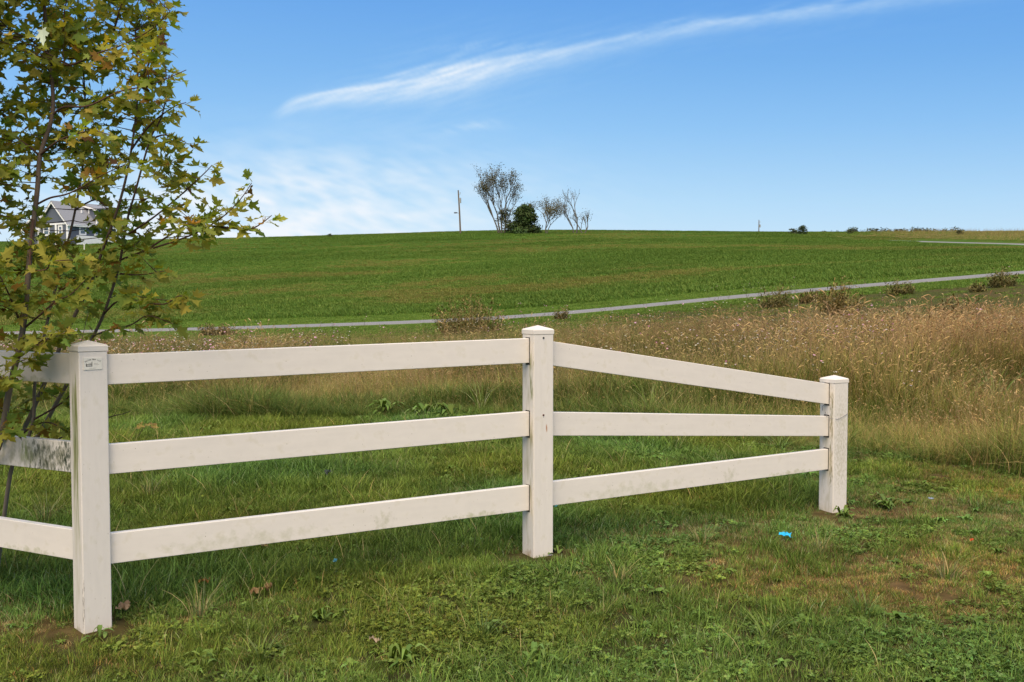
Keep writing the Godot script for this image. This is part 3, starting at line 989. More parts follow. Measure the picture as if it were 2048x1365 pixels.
	all.sort_custom(func(a, b): return a[0] > b[0])
	var rest := []
	for k in 5: rest.append([[] as Array[Transform3D], PackedColorArray()])
	for k in all.size():
		var e: Array = all[k]
		if k < 290:
			var o := MeshInstance3D.new()
			o.mesh = shapes[e[3]]
			o.material_override = leafmats[e[2]]
			o.name = "leaf" if k == 0 else "leaf_%03d" % k
			crown.add_child(o)
			o.transform = e[1]
		else:
			rest[e[3]][0].append(e[1])
			var c: Color = cols[e[2]]
			rest[e[3]][1].append(jit(c, 0.18))
	for k in 5: scatter("foliage", crown, shapes[k], mat_v(0.6, 1.0, 0.2), rest[k][0], rest[k][1])
	# one leaf that shows its pale underside
	var pale := mat_v(0.7, 0.3)
	pale.albedo_color = Color(0.72, 0.76, 0.68)
	var pl := obj("leaf", shapes[0], pale, crown, P(84, 60, 4.3) - at)
	pl.basis = Basis(Vector3(0.7, 0.1, 0.3).normalized(), Vector3(0.1, -1, 0.1).normalized(), Vector3(0.2, 0.1, 1).normalized()) * 0.07
	pl.set_meta("label", "pale underside of a turned maple leaf")
	print("maple leaves ", all.size())

func grow(wood: MB, spots: Array, p: Vector3, dir: Vector3, l: float, r: float, level: int, up: float, spread: float) -> void:
	var q := p + dir * l * 0.5 + Vector3(rv(-1, 1), rv(-0.3, 0.3), rv(-1, 1)) * l * 0.06
	var e := p + dir * l
	wood.tube(PackedVector3Array([p, q, e]), PackedFloat32Array([r, r * 0.85, r * 0.68]), 5 if level > 2 else 3, Color(0.13, 0.11, 0.09))
	if level <= 2: spots.append([e, level])
	if level <= 1: spots.append([q, level])
	if level == 0: return
	var n := 2 + (1 if R.randf() < 0.55 else 0)
	for k in n:
		var side := Vector3(rv(-1, 1), rv(-0.2, 0.5), rv(-1, 1)).normalized()
		var d := (dir + side * spread + Vector3(0, up, 0)).normalized()
		grow(wood, spots, e if k < 2 else q, d, l * rv(0.62, 0.86), r * 0.64, level - 1, up, spread)

func leaf_mass(m: MB, c: Vector3, n: int, rad: Vector3, size: float, col: Color) -> void:
	for k in n:
		var o := Vector3(rv(-1, 1), rv(-1, 1), rv(-1, 1))
		if o.length() > 1.0: o = o.normalized() * R.randf()
		var p := c + o * rad
		var nn := (Vector3(rv(-1, 1), rv(-0.1, 1.2), rv(-1, 1)) + o * 0.6).normalized()
		var a := nn.cross(Vector3(rv(-1, 1), rv(-1, 1), rv(-1, 1))).normalized()
		var s := size * rv(0.6, 1.3)
		m.flat_quad(p - a * s, p + nn.cross(a) * s * 0.6, p + a * s, p - nn.cross(a) * s * 0.6, jit(col, 0.35), nn)

func sparse_tree(called: String, at: Vector3, label: String, stems: Array, level: int, leaf_n: int, leaf_size: float, leaf_col: Color, up := 0.25, spread := 0.55, keep := 1.0) -> void:
	var o := base(called, at)
	tag(o, label, "tree")
	var wood := MB.new()
	var spots := []
	for s in stems:      # [offset x, lean x, length, radius]
		grow(wood, spots, Vector3(s[0], -0.2, rv(-0.2, 0.2)), Vector3(s[1], 1, rv(-0.12, 0.12)).normalized(), s[2], s[3], level, up, spread)
	obj("trunk", wood.mesh(), mat_v(0.9), o)
	var lf := MB.new()
	for s in spots:
		if R.randf() < keep: leaf_mass(lf, s[0], leaf_n, Vector3(0.9, 0.8, 0.9), leaf_size, leaf_col)
	if lf.v.size(): obj("crown", lf.mesh(), mat_v(0.7, 0.5), o).set_meta("kind", "stuff")

func dense_tree(called: String, at: Vector3, label: String, w: float, h: float, n: int, size: float, col: Color, category := "tree", lobes := 26, low := 0.0) -> void:
	var o := base(called, at)
	tag(o, label, category)
	var wood := MB.new()
	wood.tube(PackedVector3Array([Vector3(0, -0.3, 0), Vector3(0.05, h * 0.4, 0), Vector3(0, h * 0.8, 0)]), PackedFloat32Array([h * 0.03, h * 0.022, h * 0.008]), 6, Color(0.1, 0.08, 0.06))
	for k in 9:
		var a := rv(0, TAU)
		var y := h * rv(0.1, 0.7)
		wood.tube(PackedVector3Array([Vector3(0, y, 0), Vector3(cos(a) * w * 0.2, y + h * 0.1, sin(a) * w * 0.2), Vector3(cos(a) * w * 0.42, y + h * 0.14, sin(a) * w * 0.42)]), PackedFloat32Array([h * 0.012, h * 0.008, h * 0.003]), 4, Color(0.1, 0.08, 0.06))
	obj("trunk", wood.mesh(), mat_v(0.9), o)
	var lf := MB.new()
	for k in lobes:
		var f := (k + 0.5) / lobes
		var y := lerpf(low, 0.95, f)
		var prof := pow(maxf(0.02, 1.0 - y), 0.5)
		var a := rv(0, TAU)
		var rr := w * 0.5 * prof * rv(0.25, 0.86)
		leaf_mass(lf, Vector3(cos(a) * rr, y * h, sin(a) * rr), n / lobes, Vector3(w * 0.22, h * 0.14, w * 0.22) * rv(0.7, 1.15), size, jit(col, 0.18))
	obj("crown", lf.mesh(), mat_v(0.7, 0.3), o).set_meta("kind", "stuff")

func meadow_bush(at: Vector3, w: float, h: float, col: Color, label: String) -> void:      # upright weedy shrub: many thin stems with small leaves
	var o := base("meadow_bush", at)
	tag(o, label, "bush")
	var st := MB.new()
	var lf := MB.new()
	w *= 0.85
	col = col.lerp(Color(0.22, 0.16, 0.06), 0.45)
	for k in int(90 * w):
		var a := rv(0, TAU)
		var r := w * 0.36 * sqrt(R.randf())
		var p := Vector3(cos(a) * r, -0.05, sin(a) * r)
		var hh := h * rv(0.35, 1.05) * (1.0 - 0.45 * pow(r / (w * 0.36), 2.0))
		var e := p + Vector3(cos(a) * r * 0.5 + rv(-0.12, 0.12), hh, sin(a) * r * 0.5 + rv(-0.12, 0.12))
		st.tube(PackedVector3Array([p, p.lerp(e, 0.5) + Vector3(rv(-0.05, 0.05), 0, rv(-0.05, 0.05)), e]), PackedFloat32Array([0.006, 0.005, 0.002]), 3, jit(Color(0.20, 0.165, 0.065)))
		for q in 17:
			var f := rv(0.12, 1.0)
			leaf_patch(lf, p.lerp(e, f) + Vector3(rv(-0.07, 0.07), 0, rv(-0.07, 0.07)), Vector3(rv(-0.6, 0.6), 1, rv(-0.6, 0.6)).normalized(), Vector3(rv(-1, 1), rv(0, 1), rv(-1, 1)).normalized(), rv(0.05, 0.12), rv(0.018, 0.036), jit(col, 0.4))
	obj("stems", st.mesh(), mat_v(0.9), o).set_meta("kind", "stuff")
	obj("foliage", lf.mesh(), mat_v(0.75, 0.4), o).set_meta("kind", "stuff")

# ------------------------------------------------------------------ house on the hill
func gable(m: MB, a: Vector3, b: Vector3, h: float, apex: float, cc: Color) -> void:      # a gable wall between two ground points
	var up := Vector3(0, h, 0)
	m.flat_quad(a, b, b + up, a + up, cc)
	var mid := (a + b) * 0.5 + Vector3(0, apex, 0)
	m.flat_tri(a + up, b + up, mid, cc, (b - a).cross(Vector3.UP).normalized())

func house_window(o: Node3D, at: Vector3, turn: float, w: float, h: float, white: Material, glass: Material) -> void:
	var fr := MB.new()
	for s in [-1.0, 1.0]:
		fr.box(Vector3(s * w / 2, 0, 0), Vector3(0.28, h + 0.28, 0.12), Color.WHITE)
		fr.box(Vector3(0, s * h / 2, 0.004), Vector3(w, 0.28, 0.12), Color.WHITE)
	fr.box(Vector3(0, 0, -0.01), Vector3(w, 0.08, 0.08), Color.WHITE)
	var f := obj("window", fr.mesh(), white, o, at)
	f.rotation.y = turn
	var g := MB.new()
	g.box(Vector3(0, 0, -0.03), Vector3(w - 0.1, h - 0.1, 0.03), Color.WHITE)
	obj("pane", g.mesh(), glass, f)

func build_house() -> void:
	var d := 197.0
	var corner := P(136.0, 482.0, d)
	var gy := minf(corner.y, terr(corner.x, d) + 0.35)
	var o := base("house", Vector3(corner.x, gy, -d), deg_to_rad(-30.0))
	tag(o, "dark grey house with pale roof, dormer and white trim behind the maple", "house")
	var siding := StandardMaterial3D.new()
	siding.albedo_color = Color(0.36, 0.38, 0.43)
	siding.roughness = 0.8
	var roofm := StandardMaterial3D.new()
	roofm.albedo_color = Color(0.56, 0.565, 0.60)
	roofm.roughness = 0.9
	var nt := NoiseTexture2D.new()
	nt.noise = n_fine
	nt.width = 256
	nt.height = 256
	nt.seamless = true
	var ramp := Gradient.new()
	ramp.set_color(0, Color(0.8, 0.8, 0.8))
	ramp.set_color(1, Color(1, 1, 1))
	nt.color_ramp = ramp
	roofm.albedo_texture = nt
	roofm.uv1_triplanar = true
	roofm.uv1_scale = Vector3(0.2, 0.2, 0.2)
	var white := StandardMaterial3D.new()
	white.albedo_color = Color(0.93, 0.92, 0.92)
	white.roughness = 0.6
	var glass := StandardMaterial3D.new()
	glass.albedo_color = Color(0.30, 0.36, 0.42)
	glass.roughness = 0.12
	glass.metallic_specular = 0.8
	# local axes: the gable wall runs to -x from the corner, the long wall runs back and right (-z turned)
	var W := 8.6
	var L := 11.0
	var eh := 3.9
	var ah := 8.1
	var wl := MB.new()
	gable(wl, Vector3(-W, -1.5, 0), Vector3(0, -1.5, 0), eh + 1.5, ah + 1.5, Color.WHITE)
	gable(wl, Vector3(0, -1.5, -L), Vector3(-W, -1.5, -L), eh + 1.5, ah + 1.5, Color.WHITE)
	wl.flat_quad(Vector3(0, -1.5, 0), Vector3(0, -1.5, -L), Vector3(0, eh, -L), Vector3(0, eh, 0), Color.WHITE)
	wl.flat_quad(Vector3(-W, -1.5, -L), Vector3(-W, -1.5, 0), Vector3(-W, eh, 0), Vector3(-W, eh, -L), Color.WHITE)
	obj("wall", wl.mesh(), siding, o)
	var rf := MB.new()
	var pitch := atan2(ah - eh, W / 2)
	var sl := (W / 2 + 0.6) / cos(pitch)
	for s in [0, 1]:
		var b := Basis(Vector3(0, 0, 1), pitch if s == 1 else -pitch)
		var c := Vector3(-W / 2 + (W / 4 + 0.3) * (1 if s == 0 else -1), (eh + ah) / 2 - 0.3 * tan(pitch) + 0.16, -L / 2)
		rf.box(c, Vector3(sl, 0.18, L + 1.0), Color.WHITE, b)
	var roof := obj("roof", rf.mesh(), roofm, o)
	for z in [-4.6, -6.3]:
		var vp := MB.new()
		vp.box(Vector3(-2.0, 6.6, z), Vector3(0.2, 0.9, 0.2), Color.WHITE)
		obj("vent_pipe", vp.mesh(), white, roof)
	# trim: rake boards, eave boards, corner boards
	var tr := MB.new()
	for s in [0, 1]:
		var b := Basis(Vector3(0, 0, 1), pitch if s == 1 else -pitch)
		var c := Vector3(-W / 2 + (W / 4 + 0.3) * (1 if s == 0 else -1), (eh + ah) / 2 - 0.3 * tan(pitch) - 0.06, 0.42)
		tr.box(c, Vector3(sl, 0.36, 0.16), Color.WHITE, b)
	tr.box(Vector3(0.55, eh - 0.42, -L / 2), Vector3(0.16, 0.42, L + 0.9), Color.WHITE)
	tr.box(Vector3(0.0, eh / 2 - 0.9, 0.0), Vector3(0.5, eh + 1.4, 0.5), Color.WHITE)
	tr.box(Vector3(-3.5, eh / 2 - 0.9, 0.05), Vector3(0.5, eh + 1.4, 0.2), Color.WHITE)
	tr.box(Vector3(-W, eh / 2 - 0.9, 0.0), Vector3(0.5, eh + 1.4, 0.5), Color.WHITE)
	tr.box(Vector3(-W / 2, eh - 0.1, 0.06), Vector3(W, 0.3, 0.14), Color.WHITE)
	obj("trim", tr.mesh(), white, o)
	house_window(o, Vector3(-2.2, 2.6, 0.06), 0.0, 1.0, 1.5, white, glass)
	house_window(o, Vector3(-6.4, 2.6, 0.06), 0.0, 1.6, 1.7, white, glass)
	for z in [-3.2, -6.6]: house_window(o, Vector3(0.06, 2.6, z), PI / 2, 1.3, 1.5, white, glass)
	# dormer on the right slope
	var dm := MB.new()
	dm.box(Vector3(-1.3, 5.6, -8.6), Vector3(3.0, 2.9, 4.4), Color.WHITE)
	var dorm := obj("dormer", dm.mesh(), siding, o)
	var dr := MB.new()
	dr.box(Vector3(-1.4, 7.45, -8.6), Vector3(4.2, 0.2, 5.2), Color.WHITE, Basis(Vector3(0, 0, 1), -0.24))
	obj("dormer_roof", dr.mesh(), roofm, dorm)
	var dt := MB.new()
	dt.box(Vector3(-1.4, 7.2, -5.98), Vector3(4.2, 0.3, 0.16), Color.WHITE, Basis(Vector3(0, 0, 1), -0.24))
	dt.box(Vector3(0.22, 5.5, -6.4), Vector3(0.3, 2.9, 0.4), Color.WHITE)
	obj("dormer_trim", dt.mesh(), white, dorm)
	house_window(o, Vector3(0.24, 5.7, -8.6), PI / 2, 1.4, 1.5, white, glass)
	# garage wing to the left
	var lw := MB.new()
	gable(lw, Vector3(-W - 9.0, -1.5, -3.0), Vector3(-W, -1.5, -3.0), 4.9, 8.2, Color.WHITE)
	lw.flat_quad(Vector3(-W - 9.0, -1.5, -12), Vector3(-W - 9.0, -1.5, -3), Vector3(-W - 9.0, 3.4, -3), Vector3(-W - 9.0, 3.4, -12), Color.WHITE)
	obj("wall", lw.mesh(), siding, o)
	var lr := MB.new()
	for s in [-1.0, 1.0]:
		lr.box(Vector3(-W - 4.5 + s * 2.5, 5.0, -7.5), Vector3(6.3, 0.18, 10.0), Color.WHITE, Basis(Vector3(0, 0, 1), -s * atan2(3.3, 4.5)))
	obj("roof", lr.mesh(), roofm, o)
	var lt := MB.new()
	for s in [-1.0, 1.0]:
		lt.box(Vector3(-W - 4.5 + s * 2.5, 4.8, -2.5), Vector3(6.3, 0.4, 0.16), Color.WHITE, Basis(Vector3(0, 0, 1), -s * atan2(3.3, 4.5)))
	lt.box(Vector3(-W - 4.5, 3.3, -2.94), Vector3(9.0, 0.3, 0.12), Color.WHITE)
	obj("trim", lt.mesh(), white, o)
	house_window(o, Vector3(-W - 3.0, 2.0, -2.94), 0.0, 1.4, 1.6, white, glass)
	# white board fence along the yard
	var yf := base("yard_fence", o.to_global(Vector3(1.6, 0, -0.8)), deg_to_rad(-30.0))
	tag(yf, "long white board fence on the hill in front of the dark grey house", "fence")
	for k in 34:
		var bb := MB.new()
		bb.box(Vector3(0, 0.35, -0.30 * k), Vector3(0.06, 2.3, 0.27), Color.WHITE)
		obj("board", bb.mesh(), white, yf)

# ------------------------------------------------------------------ poles
func utility_pole(at: Vector3, h: float, lean: float, label: String, lamp: bool) -> void:
	var o := base("utility_pole", at)
	tag(o, label, "utility pole")
	var woodm := mat_v(0.9)
	var m := MB.new()
	m.tube(PackedVector3Array([Vector3(0, -0.5, 0), Vector3(lean * 0.45, h * 0.5, 0), Vector3(lean, h, 0), Vector3(lean, h + 0.02, 0)]), PackedFloat32Array([0.17, 0.15, 0.115, 0.0]), 9, Color(0.17, 0.13, 0.10))
	obj("pole", m.mesh(), woodm, o)
	var ins := MB.new()
	ins.tube(PackedVector3Array([Vector3(lean + 0.05, h - 1.0, 0.05), Vector3(lean + 0.34, h - 0.75, 0.05), Vector3(lean + 0.38, h - 0.4, 0.05)]), PackedFloat32Array([0.03, 0.04, 0.07]), 6, Color(0.3, 0.3, 0.3))
	obj("insulator", ins.mesh(), mat_v(0.4), o)
	var tf := MB.new()
	tf.tube(PackedVector3Array([Vector3(lean + 0.36, h - 2.4, 0.02), Vector3(lean + 0.36, h - 2.38, 0.02), Vector3(lean + 0.36, h - 1.5, 0.02), Vector3(lean + 0.36, h - 1.42, 0.02)]), PackedFloat32Array([0.02, 0.2, 0.2, 0.05]), 10, Color(0.34, 0.35, 0.36))
	tf.box(Vector3(lean + 0.13, h - 1.9, 0.02), Vector3(0.14, 0.3, 0.08), Color(0.2, 0.2, 0.2))
	obj("transformer", tf.mesh(), mat_v(0.5), o)
	if lamp:
		var lm := MB.new()
		lm.tube(PackedVector3Array([Vector3(lean * 0.45, h * 0.46, 0), Vector3(lean * 0.45 - 0.5, h * 0.475, 0.05)]), PackedFloat32Array([0.03, 0.03]), 5, Color(0.1, 0.1, 0.1))
		lm.tube(PackedVector3Array([Vector3(lean * 0.45 - 0.35, h * 0.475, 0.05), Vector3(lean * 0.45 - 0.5, h * 0.477, 0.05), Vector3(lean * 0.45 - 0.95, h * 0.475, 0.05), Vector3(lean * 0.45 - 1.05, h * 0.47, 0.05)]), PackedFloat32Array([0.04, 0.12, 0.13, 0.02]), 8, Color(0.09, 0.09, 0.1))
		obj("lamp_arm", lm.mesh(), mat_v(0.5), o)
	else:
		var ca := MB.new()
		ca.box(Vector3(lean + 0.4, h - 3.9, 0), Vector3(2.6, 0.14, 0.12), Color(0.2, 0.16, 0.13))
		for x in [-0.6, 0.4, 1.4]: ca.box(Vector3(lean + x, h - 3.7, 0), Vector3(0.12, 0.3, 0.12), Color(0.3, 0.3, 0.3))
		obj("crossarm", ca.mesh(), mat_v(0.8), o)

# ------------------------------------------------------------------ litter and small things
func crumple(w: float, h: float, amp: float, c: Color, sd: int) -> ArrayMesh:
	var m := MB.new()
	var rr := RandomNumberGenerator.new()
	rr.seed = sd
	var g := []
	for y in 5:
		for x in 7:
			g.append(Vector3((x / 6.0 - 0.5) * w + rr.randf_range(-1, 1) * w * 0.05, amp * (0.4 + rr.randf()) , (y / 4.0 - 0.5) * h + rr.randf_range(-1, 1) * h * 0.09))
	for y in 4:
		for x in 6:
			if (x == 0 or x == 5) and rr.randf() < 0.4: continue
			var a: Vector3 = g[y * 7 + x]
			var b: Vector3 = g[y * 7 + x + 1]
			var d: Vector3 = g[y * 7 + x + 8]
			var e: Vector3 = g[y * 7 + x + 7]
			m.flat_tri(a, d, b, c, (b - a).cross(d - a).normalized() * -1.0)
			m.flat_tri(a, e, d, c, (d - a).cross(e - a).normalized() * -1.0)
	return m.mesh()

func small_things() -> void:
	var blue := Color(0.03, 0.42, 0.72)
	var pl := mat_v(0.4, 0.4)
	for e in [
		[1572, 1083, 0.085, 0.045, 0.022, blue, "largest scrap of bright blue plastic lying in the lawn before the end post", "plastic scrap"],
		[961, 1090, 0.02, 0.016, 0.012, blue, "tiny blue plastic scrap in the grass by the middle fence post's left side", "plastic scrap"],
		[1113, 1026, 0.02, 0.035, 0.02, blue, "small blue plastic scrap behind the middle fence post under the lowest rail", "plastic scrap"],
		[670, 1136, 0.022, 0.022, 0.02, Color(0.12, 0.42, 0.62), "faded blue plastic scrap in long blades under the lowest rail", "plastic scrap"],
		[1505, 969, 0.055, 0.02, 0.016, Color(0.2, 0.45, 0.58), "pale blue plastic strip just below the lowest rail of the sloping panel", "plastic scrap"],
		[657, 962, 0.06, 0.05, 0.05, Color(0.06, 0.06, 0.075), "dark grey crumpled scrap in the long grass behind the fence", "scrap"],
		[1862, 1010, 0.03, 0.03, 0.02, Color(0.28, 0.33, 0.45), "greyish blue scrap in the dry lawn right of the end post", "scrap"],
		[1945, 1096, 0.024, 0.02, 0.02, Color(0.55, 0.10, 0.03), "orange red fallen leaf on the dry lawn right of the end post", "leaf"],
		[408, 1182, 0.05, 0.035, 0.03, Color(0.42, 0.16, 0.04), "orange fallen leaf under the lowest rail near the corner post", "leaf"],
		[508, 1204, 0.07, 0.05, 0.035, Color(0.19, 0.115, 0.05), "curled brown dead leaf on the lawn, wider of a close pair", "leaf"],
		[537, 1198, 0.04, 0.05, 0.04, Color(0.23, 0.14, 0.065), "curled brown dead leaf on the lawn, smaller of a close pair", "leaf"],
		[748, 1298, 0.05, 0.03, 0.02, Color(0.30, 0.22, 0.15), "dry tan leaf on the brown thatch at the front of the lawn", "leaf"],
		[248, 1232, 0.07, 0.05, 0.03, Color(0.26, 0.17, 0.10), "dry brown leaf lying at the foot of the corner post", "leaf"],
		[528, 1110, 0.06, 0.035, 0.03, Color(0.24, 0.15, 0.07), "dull brown leaf in the shade of the lowest rail", "leaf"]]:
		var p := hit(e[0], e[1])
		var o := obj("plastic_scrap" if e[7] == "plastic scrap" else ("grey_scrap" if e[7] == "scrap" else "fallen_leaf"), crumple(e[2], e[3], e[4], e[5], int(e[0])), pl, null, p + Vector3(0, 0.025, 0))
		o.rotation = Vector3(rv(-0.1, 0.4), rv(-0.6, 0.6), rv(-0.2, 0.2))
		tag(o, e[6], e[7])
	# a seedling maple sprig behind the fence
	var sp := hit(282, 886)
	var s := base("maple_seedling", sp)
	tag(s, "small browning maple seedling in the grass behind the fence near the corner post", "seedling")
	var st := MB.new()
	st.tube(PackedVector3Array([Vector3(-0.10, -0.02, 0), Vector3(-0.03, 0.06, 0), Vector3(0.02, 0.14, 0.01), Vector3(0.05, 0.20, 0)]), PackedFloat32Array([0.004, 0.0035, 0.003, 0.0015]), 5, Color(0.09, 0.055, 0.04))
	obj("stem", st.mesh(), mat_v(0.8), s)
	var shp := maple_leaf(0.3, 0.5, 1.0)
	for k in 7:
		var lm := mat_v(0.6, 0.6)
		lm.albedo_color = jit(Color(0.20, 0.14, 0.035), 0.3).linear_to_srgb()
		var a := TAU * k / 7.0
		var l := obj("leaf", shp, lm, s, Vector3(0.05 + cos(a) * 0.05, 0.20 - rv(0.0, 0.05), sin(a) * 0.05))
		var td := Vector3(cos(a), -0.25, sin(a)).normalized()
		var nn := Vector3(0.1, 1, 0.3)
		nn = (nn - td * nn.dot(td)).normalized()
		l.basis = Basis(td.cross(nn), td, nn) * rv(0.07, 0.10)
	# a bare twig that reaches out from behind the corner post
	var tb := MB.new()
	var q0 := P(196, 842, 5.6)
	var tw := [q0, P(228, 832, 5.6), P(246, 828, 5.6), P(262, 822, 5.6)]
	tb.tube(spline(tw, 3), PackedFloat32Array([0.003, 0.003, 0.0028, 0.0026, 0.0024, 0.0022, 0.002, 0.0018, 0.0016, 0.0014]), 4, Color(0.09, 0.06, 0.05))
	tb.tube(spline([P(228, 832, 5.6), P(232, 822, 5.6)], 2), PackedFloat32Array([0.002, 0.0017, 0.0013]), 4, Color(0.09, 0.06, 0.05))
	tb.tube(spline([q0, P(150, 860, 5.58), P(80, 900, 5.55)], 2), PackedFloat32Array([0.003, 0.0035, 0.004, 0.0045, 0.005]), 4, Color(0.09, 0.06, 0.05))
	tag(obj("bare_twig", tb.mesh(), mat_v(0.8)), "thin bare twig poking out behind the corner fence post", "twig")
	# survey flag by the hill lawn
	var fm := MB.new()
	fm.box(Vector3(0, 0.4, 0), Vector3(0.12, 0.9, 0.12), Color(0.75, 0.73, 0.66))
	fm.box(Vector3(0, 0.88, 0), Vector3(0.22, 0.14, 0.18), Color(0.78, 0.76, 0.7))
	fm.tube(PackedVector3Array([Vector3(0, 0.94, 0), Vector3(0, 1.02, 0)]), PackedFloat32Array([0.09, 0.02]), 6, Color(0.7, 0.68, 0.6))
	tag(obj("marker_post", fm.mesh(), mat_v(0.7), null, hit(168, 500, 60.0)), "short pale marker post on the bright lawn below the house", "marker post")

# ------------------------------------------------------------------ ground, paths and grass
func ground_color(x: float, d: float) -> Color:
	var t := x / maxf(d, 0.5)
	var k := n_mid.get_noise_2d(x * 6.0, d * 6.0)
	var s := d / path_d(t)
	var lawn := Color(0.06, 0.062, 0.024).lerp(Color(0.17, 0.11, 0.05), clampf(brown(x, d) * 0.9, 0.0, 1.0))
	if d < 6.0: return lawn
	var mead := Color(0.12, 0.095, 0.04).lerp(Color(0.08, 0.105, 0.025), clampf(0.4 + k * 1.2, 0.0, 1.0))
	var hill := Color(0.085, 0.165, 0.020).lerp(Color(0.17, 0.17, 0.035), clampf(n_big.get_noise_2d(x * 0.7, d * 1.6) * 1.0 - 0.05 + k * 0.5, 0.0, 1.0))
	var c := lawn.lerp(mead, smoothstep(-0.3, 0.6, d - meadow_edge(t)))
	c = c.lerp(Color(0.13, 0.20, 0.03), smoothstep(0.86, 0.92, s))
	c = c.lerp(hill, smoothstep(1.06, 1.25, s))
	if s > 3.4 and t > 0.25:      # the brown strip along the crest at the right
		c = c.lerp(Color(0.25, 0.19, 0.075), smoothstep(0.25, 0.36, t) * smoothstep(3.5, 3.9, s))
	return c

func brown(x: float, d: float) -> float:      # how dry the lawn is
	var k := n_big.get_noise_2d(x * 14.0, d * 14.0) * 0.6 + n_mid.get_noise_2d(x * 9.0 + 40.0, d * 9.0) * 0.5
	var b := 0.20 + k * 0.85
	var fl := d - fence_line(x)
	if fl < 0.3 or x > 2.3:
		b += 0.40 * smoothstep(0.3, 1.6, x) * smoothstep(4.4, 5.2, d)
		b += 0.20 * exp(-pow((x - 2.6) / 1.2, 2.0)) * exp(-pow((d - 6.2) / 1.2, 2.0))
		b -= 0.35 * smoothstep(4.9, 4.3, d)
	else:
		b -= 0.42
	b += 0.55 * exp(-pow((fl + 0.12) / 0.2, 2.0)) * smoothstep(-0.6, -1.8, x) * smoothstep(-3.5, -2.2, x)
	b += 0.9 * exp(-(pow(x - 2.62, 2.0) + pow((d - 6.95) * 1.6, 2.0)) / 0.05)
	return clampf(b, 0.0, 1.0)

func build_ground() -> void:
	var m := MB.new()
	var angs := PackedFloat32Array()
	var a := -180.0
	while a < 179.99:
		angs.append(a)
		a += 0.5 if absf(a + 0.25) < 33.0 else 3.0
	var radii := PackedFloat32Array([0.4])
	while radii[-1] < 1700.0: radii.append(radii[-1] * 1.032)
	var na := angs.size()
	for r in radii:
		for g in angs:
			var x: float = r * sin(deg_to_rad(g))
			var d: float = r * cos(deg_to_rad(g))
			var y := terr(x, d)
			var nn := Vector3.UP
			if r > 3.0:
				var e := r * 0.01
				nn = Vector3(terr(x - e, d) - terr(x + e, d), 2.0 * e, terr(x, d + e) - terr(x, d - e)).normalized()
			m.vert(Vector3(x, y, -d), nn, ground_color(x, d))
	for k in radii.size() - 1:
		for q in na:
			var q2 := (q + 1) % na
			m.quad(k * na + q, k * na + q2, (k + 1) * na + q2, (k + 1) * na + q)
	var c := m.vert(on(0, 0), Vector3.UP, ground_color(0, 0))
	for q in na: m.tri(c, q, (q + 1) % na)
	var mat := mat_v(0.95, 0.0, 0.1)
	var nt := NoiseTexture2D.new()
	var nz := FastNoiseLite.new()
	nz.seed = 5
	nz.frequency = 0.02
	nz.fractal_octaves = 5
	nt.noise = nz
	nt.width = 1024
	nt.height = 1024
	nt.seamless = true
	var ramp := Gradient.new()
	ramp.set_color(0, Color(0.62, 0.62, 0.62))
	ramp.set_color(1, Color(1, 1, 1))
	nt.color_ramp = ramp
	mat.albedo_texture = nt
	mat.uv1_triplanar = true
	mat.uv1_world_triplanar = true
	mat.uv1_scale = Vector3(0.31, 0.31, 0.31)
	tag(obj("ground", m.mesh(), mat), "green rolling ground of lawn, meadow and hill", "ground", "", "structure")

func strip(called: String, label: String, line: Array, width: float, mat: Material) -> void:
	var m := MB.new()
	var sp := spline(line, 24)
	var prev := []
	for k in sp.size():
		var p: Vector3 = sp[k]
		var dir: Vector3 = sp[mini(k + 1, sp.size() - 1)] - sp[maxi(k - 1, 0)]
		var s := Vector3(-dir.z, 0, dir.x).normalized()
		var row := []
		for q in 7:
			var f := (q - 3) / 3.0
			var o := p + s * (f * width * 0.5 * (1.0 + 0.06 * n_fine.get_noise_2d(k * 7.0, f * 40.0)))
			o.y = terr(o.x, -o.z) + (0.07 - 0.05 * f * f if absf(f) < 0.99 else -0.12)
			row.append(m.vert(o, Vector3.UP, Color.WHITE))
		if k:
			for q in 6: m.quad(prev[q], prev[q + 1], row[q + 1], row[q])
		prev = row
	tag(obj(called, m.mesh(), mat), label, "path", "", "structure")

func build_paths() -> Array:
	var mat := mat_v(0.95, 0.0, 0.2)
	mat.albedo_color = Color(0.62, 0.615, 0.62)
	var nt := NoiseTexture2D.new()
	nt.noise = n_fine
	nt.width = 512
	nt.height = 512
	nt.seamless = true
	var ramp := Gradient.new()
	ramp.set_color(0, Color(0.62, 0.61, 0.60))
	ramp.set_color(1, Color(1, 1, 1))
	nt.color_ramp = ramp
	mat.albedo_texture = nt
	mat.uv1_triplanar = true
	mat.uv1_world_triplanar = true
	mat.uv1_scale = Vector3(0.5, 0.5, 0.5)
	var l1 := []
	for k in 27:
		var t := -0.75 + k * 0.05 + 0.1
		var d := path_d(t) * (1.0 if absf(t) < 0.62 else 1.0)
		l1.append(on(t * d, d))
	strip("gravel_path", "pale grey gravel path crossing between meadow and hill", l1, 2.35, mat)
	var l2 := []
	for e in [[1790, 482], [1850, 484], [1920, 486], [1985, 487.5], [2050, 489.5], [2120, 493]]:
		l2.append(hit(e[0], e[1], 60.0))
	l2.append(l2[-1] + (l2[-1] - l2[-2]) * 2.0)
	strip("upper_gravel_path", "second pale gravel path high on the hill below the brown strip", l2, 3.6, mat)
	return l2

